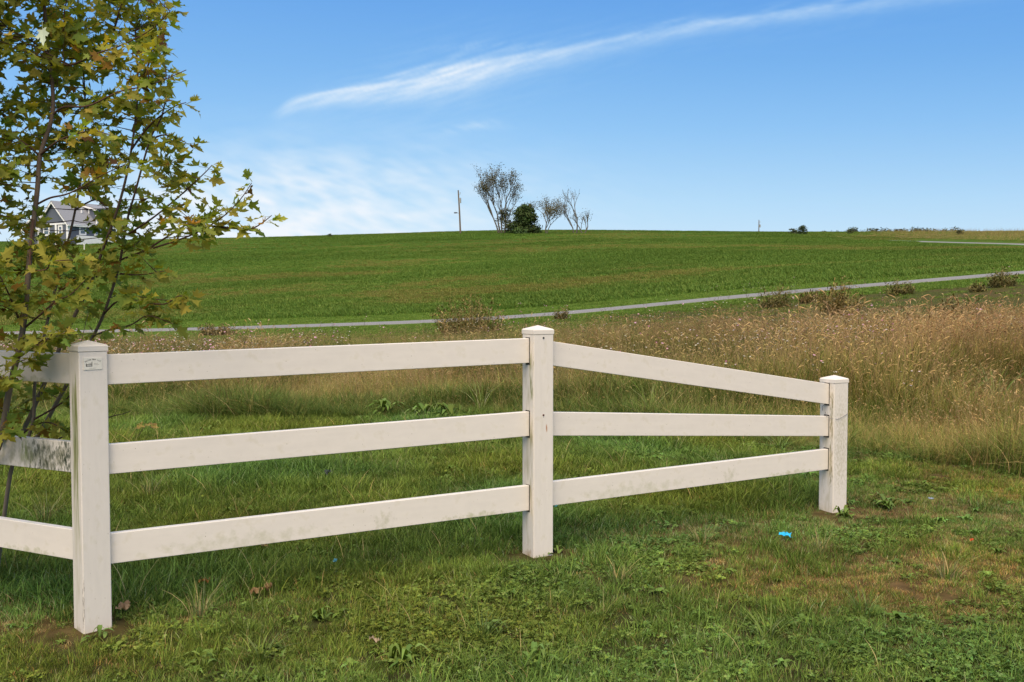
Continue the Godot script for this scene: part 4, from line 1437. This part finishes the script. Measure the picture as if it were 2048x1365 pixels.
func build_grass() -> void:
	var gm := mat_v(0.75, 0.6, 0.12)
	# --- lawn
	var lawn := base("lawn_grass", Vector3.ZERO)
	tag(lawn, "short mown grass of the lawn round the fence, green with dry patches", "grass", "", "stuff")
	var green := [lawn_tuft(46, 0.075, 0.03, 0.085, 0.06), lawn_tuft(46, 0.075, 0.025, 0.07, 0.14), lawn_tuft(40, 0.085, 0.04, 0.11, 0.05), lawn_tuft(50, 0.07, 0.02, 0.06, 0.10)]
	var dry := [lawn_tuft(44, 0.075, 0.015, 0.05, 0.75), lawn_tuft(40, 0.08, 0.012, 0.045, 0.9), lawn_tuft(44, 0.07, 0.02, 0.06, 0.5)]
	var wisp := [tussock_mesh(9, 0.10, 0.24, 0.05, [G2, Color(0.16, 0.19, 0.08), G1], 0.0022), tussock_mesh(6, 0.12, 0.30, 0.05, [STRAW, Color(0.2, 0.2, 0.1), G2], 0.0018)]
	var clov := [clover_tuft(46, 0.085), clover_tuft(40, 0.09), clover_tuft(34, 0.08)]
	var ros := [rosette(7, 0.085, 0.035), rosette(9, 0.07, 0.022), rosette(6, 0.10, 0.045)]
	var sets := []
	for g in [green, dry, wisp, clov, ros]:
		var s := []
		for k in g.size(): s.append([[] as Array[Transform3D], PackedColorArray()])
		sets.append(s)
	for k in 84000:
		var d := sqrt(lerpf(3.1 * 3.1, 13.2 * 13.2, R.randf()))
		if d > 8.0 and R.randf() < 0.25: continue
		var x := rv(-0.58 * d - 1.8, 0.58 * d + 1.8)
		var t := x / d
		if d > meadow_edge(t) + 0.4: continue
		var b := brown(x, d)
		var fl := d - fence_line(x)
		var behind := fl > 0.12 and x < 2.45
		var cl := clampf(0.15 + 0.8 * n_mid.get_noise_2d(x * 13.0 + 90.0, d * 13.0), 0.0, 1.0) * (0.25 if behind else 1.0)
		if not behind: cl += 0.30 * smoothstep(5.4, 4.4, d) * smoothstep(-1.6, -0.2, x)
		cl *= 1.0 - 0.8 * b
		var g := 0
		var r := R.randf()
		if r < cl * 0.62: g = 3
		elif r < cl * 0.62 + 0.012: g = 4
		elif R.randf() < 0.12 + 0.85 * b: g = 1
		elif R.randf() < (0.022 if behind else 0.03): g = 2
		var q: int = R.randi() % sets[g].size()
		var sc := rv(0.6, 1.15)
		if behind and g < 3: sc *= 1.02 + 0.5 * smoothstep(-0.2, 0.5, n_mid.get_noise_2d(x * 8.0, d * 8.0 + 30.0))
		if not behind: sc *= 0.72 if g != 3 and g != 4 else 0.78
		# trimmed and worn close round the feet of the posts
		var foot := 9.0
		for q3 in [Vector2(-1.99, 4.80), Vector2(0.15, 5.93), Vector2(2.234, 7.08)]:
			foot = minf(foot, Vector2(x, d).distance_to(q3 + Vector2(0.0, -0.04)))
		if foot < 0.26:
			if R.randf() < 0.45 or g == 2: continue
			sc *= lerpf(0.4, 0.9, clampf((foot - 0.1) / 0.16, 0.0, 1.0))
		if g == 0 and not behind and n_mid.get_noise_2d(x * 11.0 + 200.0, d * 11.0) > 0.25: sc *= 1.5
		var soil := exp(-(pow(x - 2.62, 2.0) + pow((d - 6.95) * 1.6, 2.0)) / 0.035)
		if R.randf() < soil * 0.9: continue
		var bs := Basis(Vector3.UP, rv(0, TAU)).rotated(Vector3(1, 0, 0), rv(-0.15, 0.15)).scaled(Vector3(sc, sc * rv(0.8, 1.15), sc))
		sets[g][q][0].append(Transform3D(bs, on(x, d)))
		if (g == 3 or g == 4) and R.randf() < 0.6:      # grass grows through the clover
			var g2 := 1 if R.randf() < 0.25 + b else (2 if R.randf() < 0.05 else 0)
			var q4: int = R.randi() % sets[g2].size()
			var s4 := rv(0.5, 0.95)
			sets[g2][q4][0].append(Transform3D(Basis(Vector3.UP, rv(0, TAU)).scaled(Vector3(s4, s4, s4)), on(x + rv(-0.04, 0.04), d + rv(-0.04, 0.04))))
			var f4 := rv(0.8, 1.25)
			sets[g2][q4][1].append(Color(f4, f4, f4))
		var f := 1.0 + 0.28 * n_mid.get_noise_2d(x * 14.0, d * 14.0 + 77.0) + rv(-0.24, 0.24)
		var yel := clampf(n_big.get_noise_2d(x * 20.0 + 9.0, d * 20.0), -0.5, 0.5)
		sets[g][q][1].append(Color(f * (1.0 + 0.35 * yel), f, f * (1.0 - 0.3 * yel)))
	for g in 3:
		var src: Array = [green, dry, wisp][g]
		for k in src.size(): scatter(["grass_tuft", "dry_grass_tuft", "long_blades"][g], lawn, src[k], gm, sets[g][k][0], sets[g][k][1])
	var cn := base("clover", Vector3.ZERO)
	tag(cn, "low clover and small weeds spread through the mown lawn", "clover", "", "stuff")
	var cm := mat_v(0.7, 0.5, 0.14)
	for k in 3: scatter("clover_patch", cn, clov[k], cm, sets[3][k][0], sets[3][k][1])
	for k in 3: scatter("weed_rosette", cn, ros[k], cm, sets[4][k][0], sets[4][k][1])
	# --- meadow
	var mead := base("meadow_grass", Vector3.ZERO)
	tag(mead, "tall unmown tan and olive meadow grass with seed heads behind the fence", "grass", "", "stuff")
	var mm := []
	for kind in 4:
		for k in 2: mm.append(meadow_mesh(kind))
	var edge_green := tussock_mesh(60, 0.2, 0.5, 0.16, [G1, G3, G2, Color(0.10, 0.16, 0.05)], 0.0038, 1.0)
	mm.append(edge_green)
	var ms := []
	for k in mm.size(): ms.append([[] as Array[Transform3D], PackedColorArray()])
	var fl_src := [flower_mesh(Color(0.62, 0.34, 0.46), 5), flower_mesh(Color(0.55, 0.44, 0.47), 6), flower_mesh(Color(0.52, 0.49, 0.42), 7), flower_mesh(Color(0.45, 0.16, 0.30), 4)]
	var fs := []
	for k in 4: fs.append([[] as Array[Transform3D], PackedColorArray()])
	for k in 50000:
		var t := rv(-0.6, 0.6)
		var D := path_d(t)
		var d := sqrt(lerpf(8.0 * 8.0, 42.0 * 42.0, R.randf()))
		if R.randf() < 0.45: d = rv(8.0, 22.0)
		if absf(t) > 0.52 and d < 22.0 and R.randf() < 0.5: t = signf(t) * rv(0.52, 0.80)
		var md := meadow_edge(t)
		var s := d / D
		var top := 0.84 + 0.05 * n_mid.get_noise_2d(t * 90.0, 3.0)
		if d < md or s > top: continue
		var x := t * d
		# patchy, mown-looking gaps nearer the path
		var patch := n_mid.get_noise_2d(x * 2.4, d * 2.4)
		if s > 0.62 and patch < -0.05 and R.randf() < 0.6: continue
		var into := d - md
		var g := 0
		var hue := 1.3 * n_big.get_noise_2d(x * 7.0 + 300.0, d * 7.0) + 0.8 * n_mid.get_noise_2d(x * 3.0, d * 5.0 + 60.0) + rv(-0.16, 0.16)
		var right := smoothstep(0.10, 0.42, t)
		if into < 1.8 and R.randf() < 0.75 * (1.0 - 0.6 * right): g = 8
		elif hue < 0.04 - 0.08 * right: g = R.randi() % 2
		elif hue < 0.30 - 0.1 * right: g = 2 + R.randi() % 2
		elif R.randf() < 0.15 + 0.3 * right: g = 6 + R.randi() % 2
		else: g = 4 + R.randi() % 2
		if s > 0.5 and R.randf() < 0.55 * smoothstep(0.0, 0.3, t): g = 2 + R.randi() % 4
		if g != 8 and into > 1.0 and R.randf() < 0.16: g = 8
		var sc := rv(0.65, 1.1) * (0.75 + 0.25 * smoothstep(0.0, 1.5, into)) * (1.0 + 0.9 * clampf(n_mid.get_noise_2d(x * 7.0 + 40.0, d * 7.0), -0.5, 0.6))
		sc *= (0.72 + 0.18 * right) * (1.0 + 0.9 * clampf(n_big.get_noise_2d(x * 9.0 + 30.0, d * 9.0), -0.45, 0.5))
		# low enough that the path shows over it
		var vp: float = YH - F * (terr(t * D, D) - CAM_H) / D
		var cap := CAM_H - terr(x, d) - (vp + row5([8.0, 10.0, 18.0, 38.0, 72.0], t) - YH) / F * d
		sc = minf(sc, maxf(cap, 0.12) / 0.85 * rv(0.7, 1.12))
		var gap := n_mid.get_noise_2d(x * 1.6 + 800.0, d * 2.6)
		if gap > 0.05 and into > 2.5:
			sc *= lerpf(0.75, 0.35, smoothstep(0.05, 0.3, gap))
			if R.randf() < 0.7: g = R.randi() % 2
		var bs := Basis(Vector3.UP, rv(0, TAU)).rotated(Vector3(1, 0, 0), rv(-0.22, 0.22) + (0.25 if into < 0.5 else 0.0)).rotated(Vector3(0, 0, 1), rv(-0.2, 0.2)).scaled(Vector3(sc * 1.15, sc, sc * 1.15))
		ms[g][0].append(Transform3D(bs, on(x, d)))
		var f := 1.0 + 0.4 * patch + rv(-0.22, 0.22)
		ms[g][1].append(Color(f * (1.0 + 0.10 * right), f, f))
		var bloom := clampf(0.22 + 1.3 * n_mid.get_noise_2d(x * 1.7 + 500.0, d * 1.7), 0.05, 0.8) * (1.0 - 0.93 * smoothstep(0.26, 0.42, t)) * smoothstep(0.3, 1.5, into)
		bloom *= lerpf(0.9, 0.10, smoothstep(0.26, 0.5, s))
		if t < -0.05: bloom *= 0.5
		if R.randf() < bloom * 0.5:
			var q: int = [1, 2, 2, 1, 0, 1, 3][R.randi() % 7]
			var fscl := rv(0.8, 1.15)
			fs[q][0].append(Transform3D(Basis(Vector3.UP, rv(0, TAU)).scaled(Vector3(fscl, fscl, fscl)), on(x + rv(-0.2, 0.2), d + rv(-0.2, 0.2))))
			fs[q][1].append(Color.WHITE)
	for k in mm.size(): scatter("meadow_clump" if k < 8 else "green_clump", mead, mm[k], gm, ms[k][0], ms[k][1])
	var fl := base("meadow_flowers", Vector3.ZERO)
	tag(fl, "small pink and white wildflowers scattered over the meadow", "flowers", "", "stuff")
	for k in 4: scatter("flower_stalk", fl, fl_src[k], gm, fs[k][0], fs[k][1])
	# --- strip by the path and the hill
	var hill := base("hill_grass", Vector3.ZERO)
	tag(hill, "rough green pasture grass over the hill and along the gravel path", "grass", "", "stuff")
	var fc := [far_clump(0), far_clump(1), far_clump(2), meadow_mesh(2)]
	var hs := []
	for k in 4: hs.append([[] as Array[Transform3D], PackedColorArray()])
	for k in 92000:
		var t := rv(-0.58, 0.58)
		var D := path_d(t)
		var s := exp(rv(log(0.7), log(5.6)))
		if R.randf() < 0.35: s = rv(1.1, 5.6)
		var d := s * D
		var x := t * d
		if absf(s - 1.0) * D < 1.55: continue
		var sc := rv(0.7, 1.25)
		var g := 0
		var pn := n_big.get_noise_2d(x * 0.8, d * 1.4) + 0.7 * n_mid.get_noise_2d(x * 1.1, d * 2.0) + rv(-0.25, 0.25)
		if s < 1.14:
			if s < 0.86 and R.randf() < lerpf(0.5, 0.9, smoothstep(0.0, 0.2, t)): continue
			sc *= 0.42
			g = R.randi() % 2
		else:
			g = 2 if pn > 0.38 else (1 if pn < -0.1 else 0)
			sc *= 0.85 + 0.5 * clampf(-pn, -0.3, 0.6)
		var p := on(x, d)
		var near_top := false
		if t > 0.30 and s > 2.6:      # keep the upper path clear
			var v := YH - F * (p.y - CAM_H) / d
			var u := 1024.0 + F * t
			if u > 1830.0 and absf(v - lerpf(483.5, 489.5, (u - 1850.0) / 200.0)) < 3.5 + (u - 1830.0) * 0.008: continue
			if v < lerpf(478.0, 483.0, (u - 1850.0) / 200.0) and t > 0.33 and R.randf() < smoothstep(0.33, 0.40, t) * 0.7: g = 3
		if g == 3: sc = rv(0.5, 1.0)
		var f := 1.06 + rv(-0.15, 0.15) + 0.2 * n_mid.get_noise_2d(x * 0.5 + 60.0, d * 0.5)
		if s < 1.14: f *= 1.15
		hs[g][0].append(Transform3D(Basis(Vector3.UP, rv(0, TAU)).scaled(Vector3(sc, sc * rv(0.7, 1.2), sc)), p))
		hs[g][1].append(Color(f, f, f))
	for k in 4: scatter("pasture_clump" if k < 3 else "dry_clump", hill, fc[k], gm, hs[k][0], hs[k][1])

func build_tussocks() -> void:
	var gm := mat_v(0.75, 0.6, 0.12)
	var shapes := [tussock_mesh(70, 0.10, 0.24, 0.05, [G1, G2, G3, Color(0.11, 0.16, 0.06)], 0.0028, 1.0), tussock_mesh(50, 0.10, 0.20, 0.04, [G2, Color(0.13, 0.17, 0.07), G1], 0.0034, 1.2), tussock_mesh(60, 0.12, 0.28, 0.06, [G1, Color(0.16, 0.18, 0.08), STRAW], 0.0024, 0.9)]
	var spots := [
		[1730, 1236, 0.9, "leafy grass tussock on the open lawn well below the end post"], [1535, 1282, 1.0, "wide grass tussock with arching blades among clover at the front of the lawn"],
		[1895, 1160, 0.9, "grass tussock leaning on the dry lawn near the photo's right edge"], [1640, 1110, 0.8, "grass tussock with stiff blades just below the largest blue scrap"],
		[1405, 1090, 0.8, "grass tussock below the sloping end panel, left of the largest blue scrap"], [520, 1322, 0.9, "dark grass tussock at the front edge of the lawn, nearest the corner post"],
		[960, 1280, 0.8, "pale thin grass tussock in the clover below the middle post"], [1235, 1170, 0.8, "grass tussock right of the middle post's foot"],
		[400, 1240, 1.0, "fresh green tussock right of the corner post's foot"], [90, 1050, 1.2, "tall tussock behind the left rails, beside the corner post"],
		[1690, 895, 1.5, "long arching grass clump at the meadow edge beside the end post"], [1560, 900, 1.3, "dark green grass clump seen below the middle rail near the end post"],
		[300, 1000, 1.1, "tufted grass clump right of the corner post between the two lower rails"]]
	for e in spots:
		var p := hit(e[0], e[1])
		var o := obj("grass_tussock", shapes[R.randi() % 3], gm, null, p)
		o.rotation.y = rv(0, TAU)
		o.scale = Vector3(e[2], e[2], e[2])
		tag(o, e[3], "grass tussock", "grass tussocks in the lawn")
	var big := tussock_mesh(46, 0.35, 0.85, 0.10, [G1, G2, Color(0.20, 0.25, 0.10), Color(0.30, 0.31, 0.17)], 0.0062, 1.25)
	var rust := tussock_mesh(150, 0.3, 0.7, 0.22, [Color(0.33, 0.19, 0.07), Color(0.26, 0.17, 0.06), STRAW, Color(0.2, 0.17, 0.06)], 0.003, 0.8)
	for e in [
		[1845, 800, 0.9, 0, "broad-bladed arching grass clump in the meadow behind the end post, left of two others"],
		[1915, 835, 1.0, 0, "broad-bladed arching grass clump in the meadow, middle of three at the right"],
		[1990, 815, 1.0, 0, "broad-bladed arching grass clump in the meadow closest to the photo's right edge"],
		[1765, 765, 0.8, 0, "broad-bladed grass clump in the meadow just above the end post's cap"],
		[470, 818, 1.0, 1, "rusty brown grass clump at the meadow edge behind the left fence panel"],
		[1185, 825, 0.9, 1, "rusty brown grass clump at the meadow edge right of the middle post"],
		[1300, 838, 0.8, 0, "green broad-bladed clump at the meadow edge behind the sloping panel"],
		[960, 828, 0.75, 0, "green broad-bladed clump at the meadow edge left of the middle post"]]:
		var o := obj("meadow_tussock", [big, rust][e[3]], gm, null, hit(e[0], e[1]))
		o.rotation.y = rv(0, TAU)
		o.scale = Vector3(e[2], e[2], e[2])
		tag(o, e[4], "grass tussock", "large grass clumps in the meadow")
	var docks := [
		[640, 1240, 0.10, 12, "pale broad-leaved weed in the lawn below the long left panel"], [415, 1330, 0.11, 12, "upright broad-leaved weed at the lawn's front edge"],
		[800, 1330, 0.14, 14, "spreading strap-leaved weed on the brown thatch at the front"], [985, 1270, 0.10, 16, "broad-leaved weed cluster in clover left of the middle post's line"],
		[770, 832, 0.34, 28, "big dock plant at the meadow edge, leftmost of those above the middle rail"], [845, 838, 0.30, 24, "leafy dock plant at the meadow edge between its two neighbours"],
		[900, 842, 0.32, 24, "leafy dock plant at the meadow edge nearest the middle post"], [1770, 1020, 0.16, 18, "leafy weed beside the bare soil right of the end post"],
		[1080, 1330, 0.12, 16, "small leafy weed at the front edge below the middle post"], [190, 1282, 0.09, 10, "little weed growing against the foot of the corner post"],
		[1105, 1108, 0.08, 14, "little leafy weed growing against the foot of the middle post"], [1690, 1035, 0.12, 18, "low leafy weed growing against the foot of the end post"]]
	for e in docks:
		var o := obj("broadleaf_weed", dock_mesh(e[3], e[2]), gm, null, hit(e[0], e[1]))
		tag(o, e[4], "weed", "broad-leaved weeds")

func build_distance() -> void:
	# bushes in the meadow: picture point of the foot, width, height
	for e in [
		[940, 668, 2.6, 1.35, Color(0.20, 0.155, 0.05), "widest brown bush in the meadow just left of the middle post"],
		[1552, 616, 1.15, 0.85, Color(0.12, 0.125, 0.04), "dark round bush in the meadow below the gravel path, above the end post"],
		[1678, 628, 1.5, 1.05, Color(0.22, 0.155, 0.05), "reddish brown bush in the meadow right of the dark round one"],
		[1800, 590, 1.0, 0.65, Color(0.12, 0.125, 0.04), "small dark bush close below the gravel path at the right"],
		[2005, 574, 1.0, 0.72, Color(0.12, 0.125, 0.04), "dark bush against the gravel path near the photo's right edge"],
		[1955, 584, 0.55, 0.4, Color(0.12, 0.125, 0.04), "little bush beside the dark one near the photo's right edge"],
		[1122, 640, 0.7, 0.6, Color(0.10, 0.09, 0.035), "small bush in the meadow just right of the middle post"],
		[1625, 605, 1.1, 0.5, Color(0.15, 0.12, 0.045), "low tan bush between the dark round bush and the reddish brown one"],
		[430, 672, 1.8, 0.6, Color(0.14, 0.11, 0.045), "low tan bush at the meadow's far edge above the left panel"],
		[1925, 650, 1.5, 0.7, Color(0.11, 0.10, 0.035), "spreading olive bush in the meadow at the far right"]]:
		meadow_bush(hit(e[0], e[1], 12.0), e[2], e[3], e[4], e[5])
	# crest of the hill
	utility_pole(hit(921, 467, 120.0), 8.0, -0.42, "weathered wooden utility pole with a lamp arm on the hill crest", true)
	sparse_tree("tall_tree", hit(1002, 467, 120.0), "tallest tree on the hill crest, thin open crown on several bare stems", [[-0.4, -0.34, 3.3, 0.16], [-0.1, -0.16, 3.7, 0.17], [0.2, 0.02, 3.6, 0.17], [0.5, 0.12, 3.2, 0.13]], 5, 4, 0.12, Color(0.09, 0.08, 0.035), 0.22, 0.38, 0.75)
	dense_tree("dark_shrub", hit(1010, 467, 120.0), "ragged dark shrub crowding the foot of the tallest tree", 5.6, 4.4, 1500, 0.15, Color(0.045, 0.055, 0.024), "shrub", 16, 0.05)
	dense_tree("evergreen_tree", hit(1050, 467, 120.0), "dense dark green rounded tree on the hill crest", 6.3, 5.0, 8000, 0.19, Color(0.048, 0.075, 0.022), "tree", 70, 0.0)
	sparse_tree("round_tree", hit(1092, 467, 120.0), "small round-headed tree with thin leaves right of the dense evergreen", [[0.0, 0.03, 2.0, 0.13], [0.1, 0.4, 1.8, 0.09]], 5, 5, 0.10, Color(0.12, 0.10, 0.035), 0.08, 0.8, 0.7)
	sparse_tree("bare_tree", hit(1150, 467, 120.0), "nearly leafless tree at the right end of the row on the crest", [[-0.2, -0.3, 2.3, 0.12], [0.25, 0.0, 2.9, 0.15]], 4, 2, 0.10, Color(0.12, 0.10, 0.05), 0.18, 0.55, 0.4)
	sparse_tree("broken_tree", hit(1165, 467, 120.0), "low broken tree with stubby limbs beside the nearly leafless one", [[0.3, 0.45, 1.6, 0.13], [0.1, -0.5, 1.5, 0.12]], 3, 4, 0.10, Color(0.09, 0.08, 0.04), 0.15, 0.6, 0.6)
	utility_pole(P(1518, 469, 330.0), 4.6, 0.0, "distant utility pole with a crossarm beyond the hill crest", false)
	dense_tree("crest_bush", hit(1606, 469, 120.0), "dark bush on the crest, largest of those on the right", 2.6, 1.5, 700, 0.12, Color(0.035, 0.05, 0.018), "bush", 30, 0.05)
	dense_tree("crest_bush", hit(1586, 468, 120.0), "low olive bush touching the largest dark bush on the crest", 2.2, 0.9, 300, 0.12, Color(0.055, 0.065, 0.025), "bush", 30, 0.05)
	dense_tree("crest_bush", hit(1702, 468, 120.0), "small round bush alone on the crest's brown strip", 1.6, 0.9, 300, 0.1, Color(0.045, 0.06, 0.02), "bush", 30, 0.05)
	dense_tree("crest_bush", hit(1920, 470, 120.0), "small dark bush in the brown strip above the upper gravel path", 1.8, 0.8, 300, 0.1, Color(0.05, 0.06, 0.02), "bush", 30, 0.05)
	dense_tree("crest_bush", hit(660, 474, 120.0), "tiny bush on the crest above the left panel", 1.8, 0.6, 200, 0.1, Color(0.05, 0.07, 0.02), "bush", 30, 0.05)
	# far wood beyond the crest, one mass
	var wood := MB.new()
	var wx := 0.0
	for k in 70:
		var u := 1640.0 + 290.0 * R.randf() if k < 56 else (rv(375, 410) if k < 64 else rv(1490, 1512))
		var d := rv(560.0, 640.0)
		var top := 455.0 + rv(-2.0, 4.0) + (2.5 if u < 1700 else 0.0) if k < 56 else (481.0 if k < 64 else 462.0)
		var p := P(u, top, d)
		var hh := rv(6.0, 9.0)
		leaf_mass(wood, p - Vector3(0, hh * 0.5, 0), 130, Vector3(rv(2.0, 4.5), hh * 0.5, 3.0), 0.6, Color(0.075, 0.09, 0.06))
		leaf_mass(wood, p - Vector3(0, hh * 1.4, 0), 90, Vector3(4.0, hh * 0.6, 3.0), 0.7, Color(0.075, 0.09, 0.06))
	tag(obj("far_woods", wood.mesh(), mat_v(0.9)), "thin line of far-off woods showing just over the crest", "woods", "", "stuff")

# ------------------------------------------------------------------
func _ready() -> void:
	R.seed = 20240917
	# camera
	var cam := Camera3D.new()
	cam.name = "camera"
	add_child(cam)
	cam.position = Vector3(0, CAM_H, 0)
	cam.rotation.x = -PITCH
	cam.fov = rad_to_deg(2.0 * atan(682.5 / F))
	cam.near = 0.1
	cam.far = 4000.0
	cam.current = true
	# sky and exposure
	var we := WorldEnvironment.new()
	we.name = "world_environment"
	var env := Environment.new()
	env.background_mode = Environment.BG_SKY
	var sky := Sky.new()
	var pan := PanoramaSkyMaterial.new()
	pan.panorama = ImageTexture.create_from_image(make_sky())
	sky.sky_material = pan
	env.sky = sky
	env.background_energy_multiplier = 0.581
	env.tonemap_mode = Environment.TONE_MAPPER_LINEAR
	env.tonemap_exposure = 1.72
	env.sdfgi_enabled = true
	env.ssao_enabled = true
	env.ssil_enabled = true
	we.environment = env
	add_child(we)
	# sun: high, behind the camera, softened by thin cloud
	var sun := DirectionalLight3D.new()
	sun.name = "sun"
	sun.light_energy = 1.03
	sun.light_color = Color(1.0, 0.92, 0.79)
	sun.light_angular_distance = 70.0
	sun.shadow_enabled = true
	add_child(sun)
	sun.rotation = Vector3(deg_to_rad(-55.0), deg_to_rad(-10.0), 0)
	# noise
	n_big.seed = 3; n_big.frequency = 0.02; n_big.fractal_octaves = 2
	n_mid.seed = 8; n_mid.frequency = 0.06; n_mid.fractal_octaves = 2
	n_fine.seed = 13; n_fine.frequency = 0.09; n_fine.fractal_octaves = 4
	build_heights()
	# setting
	build_ground()
	build_paths()
	build_house()
	build_fence()
	build_distance()
	build_maple()
	build_tussocks()
	build_grass()
	small_things()
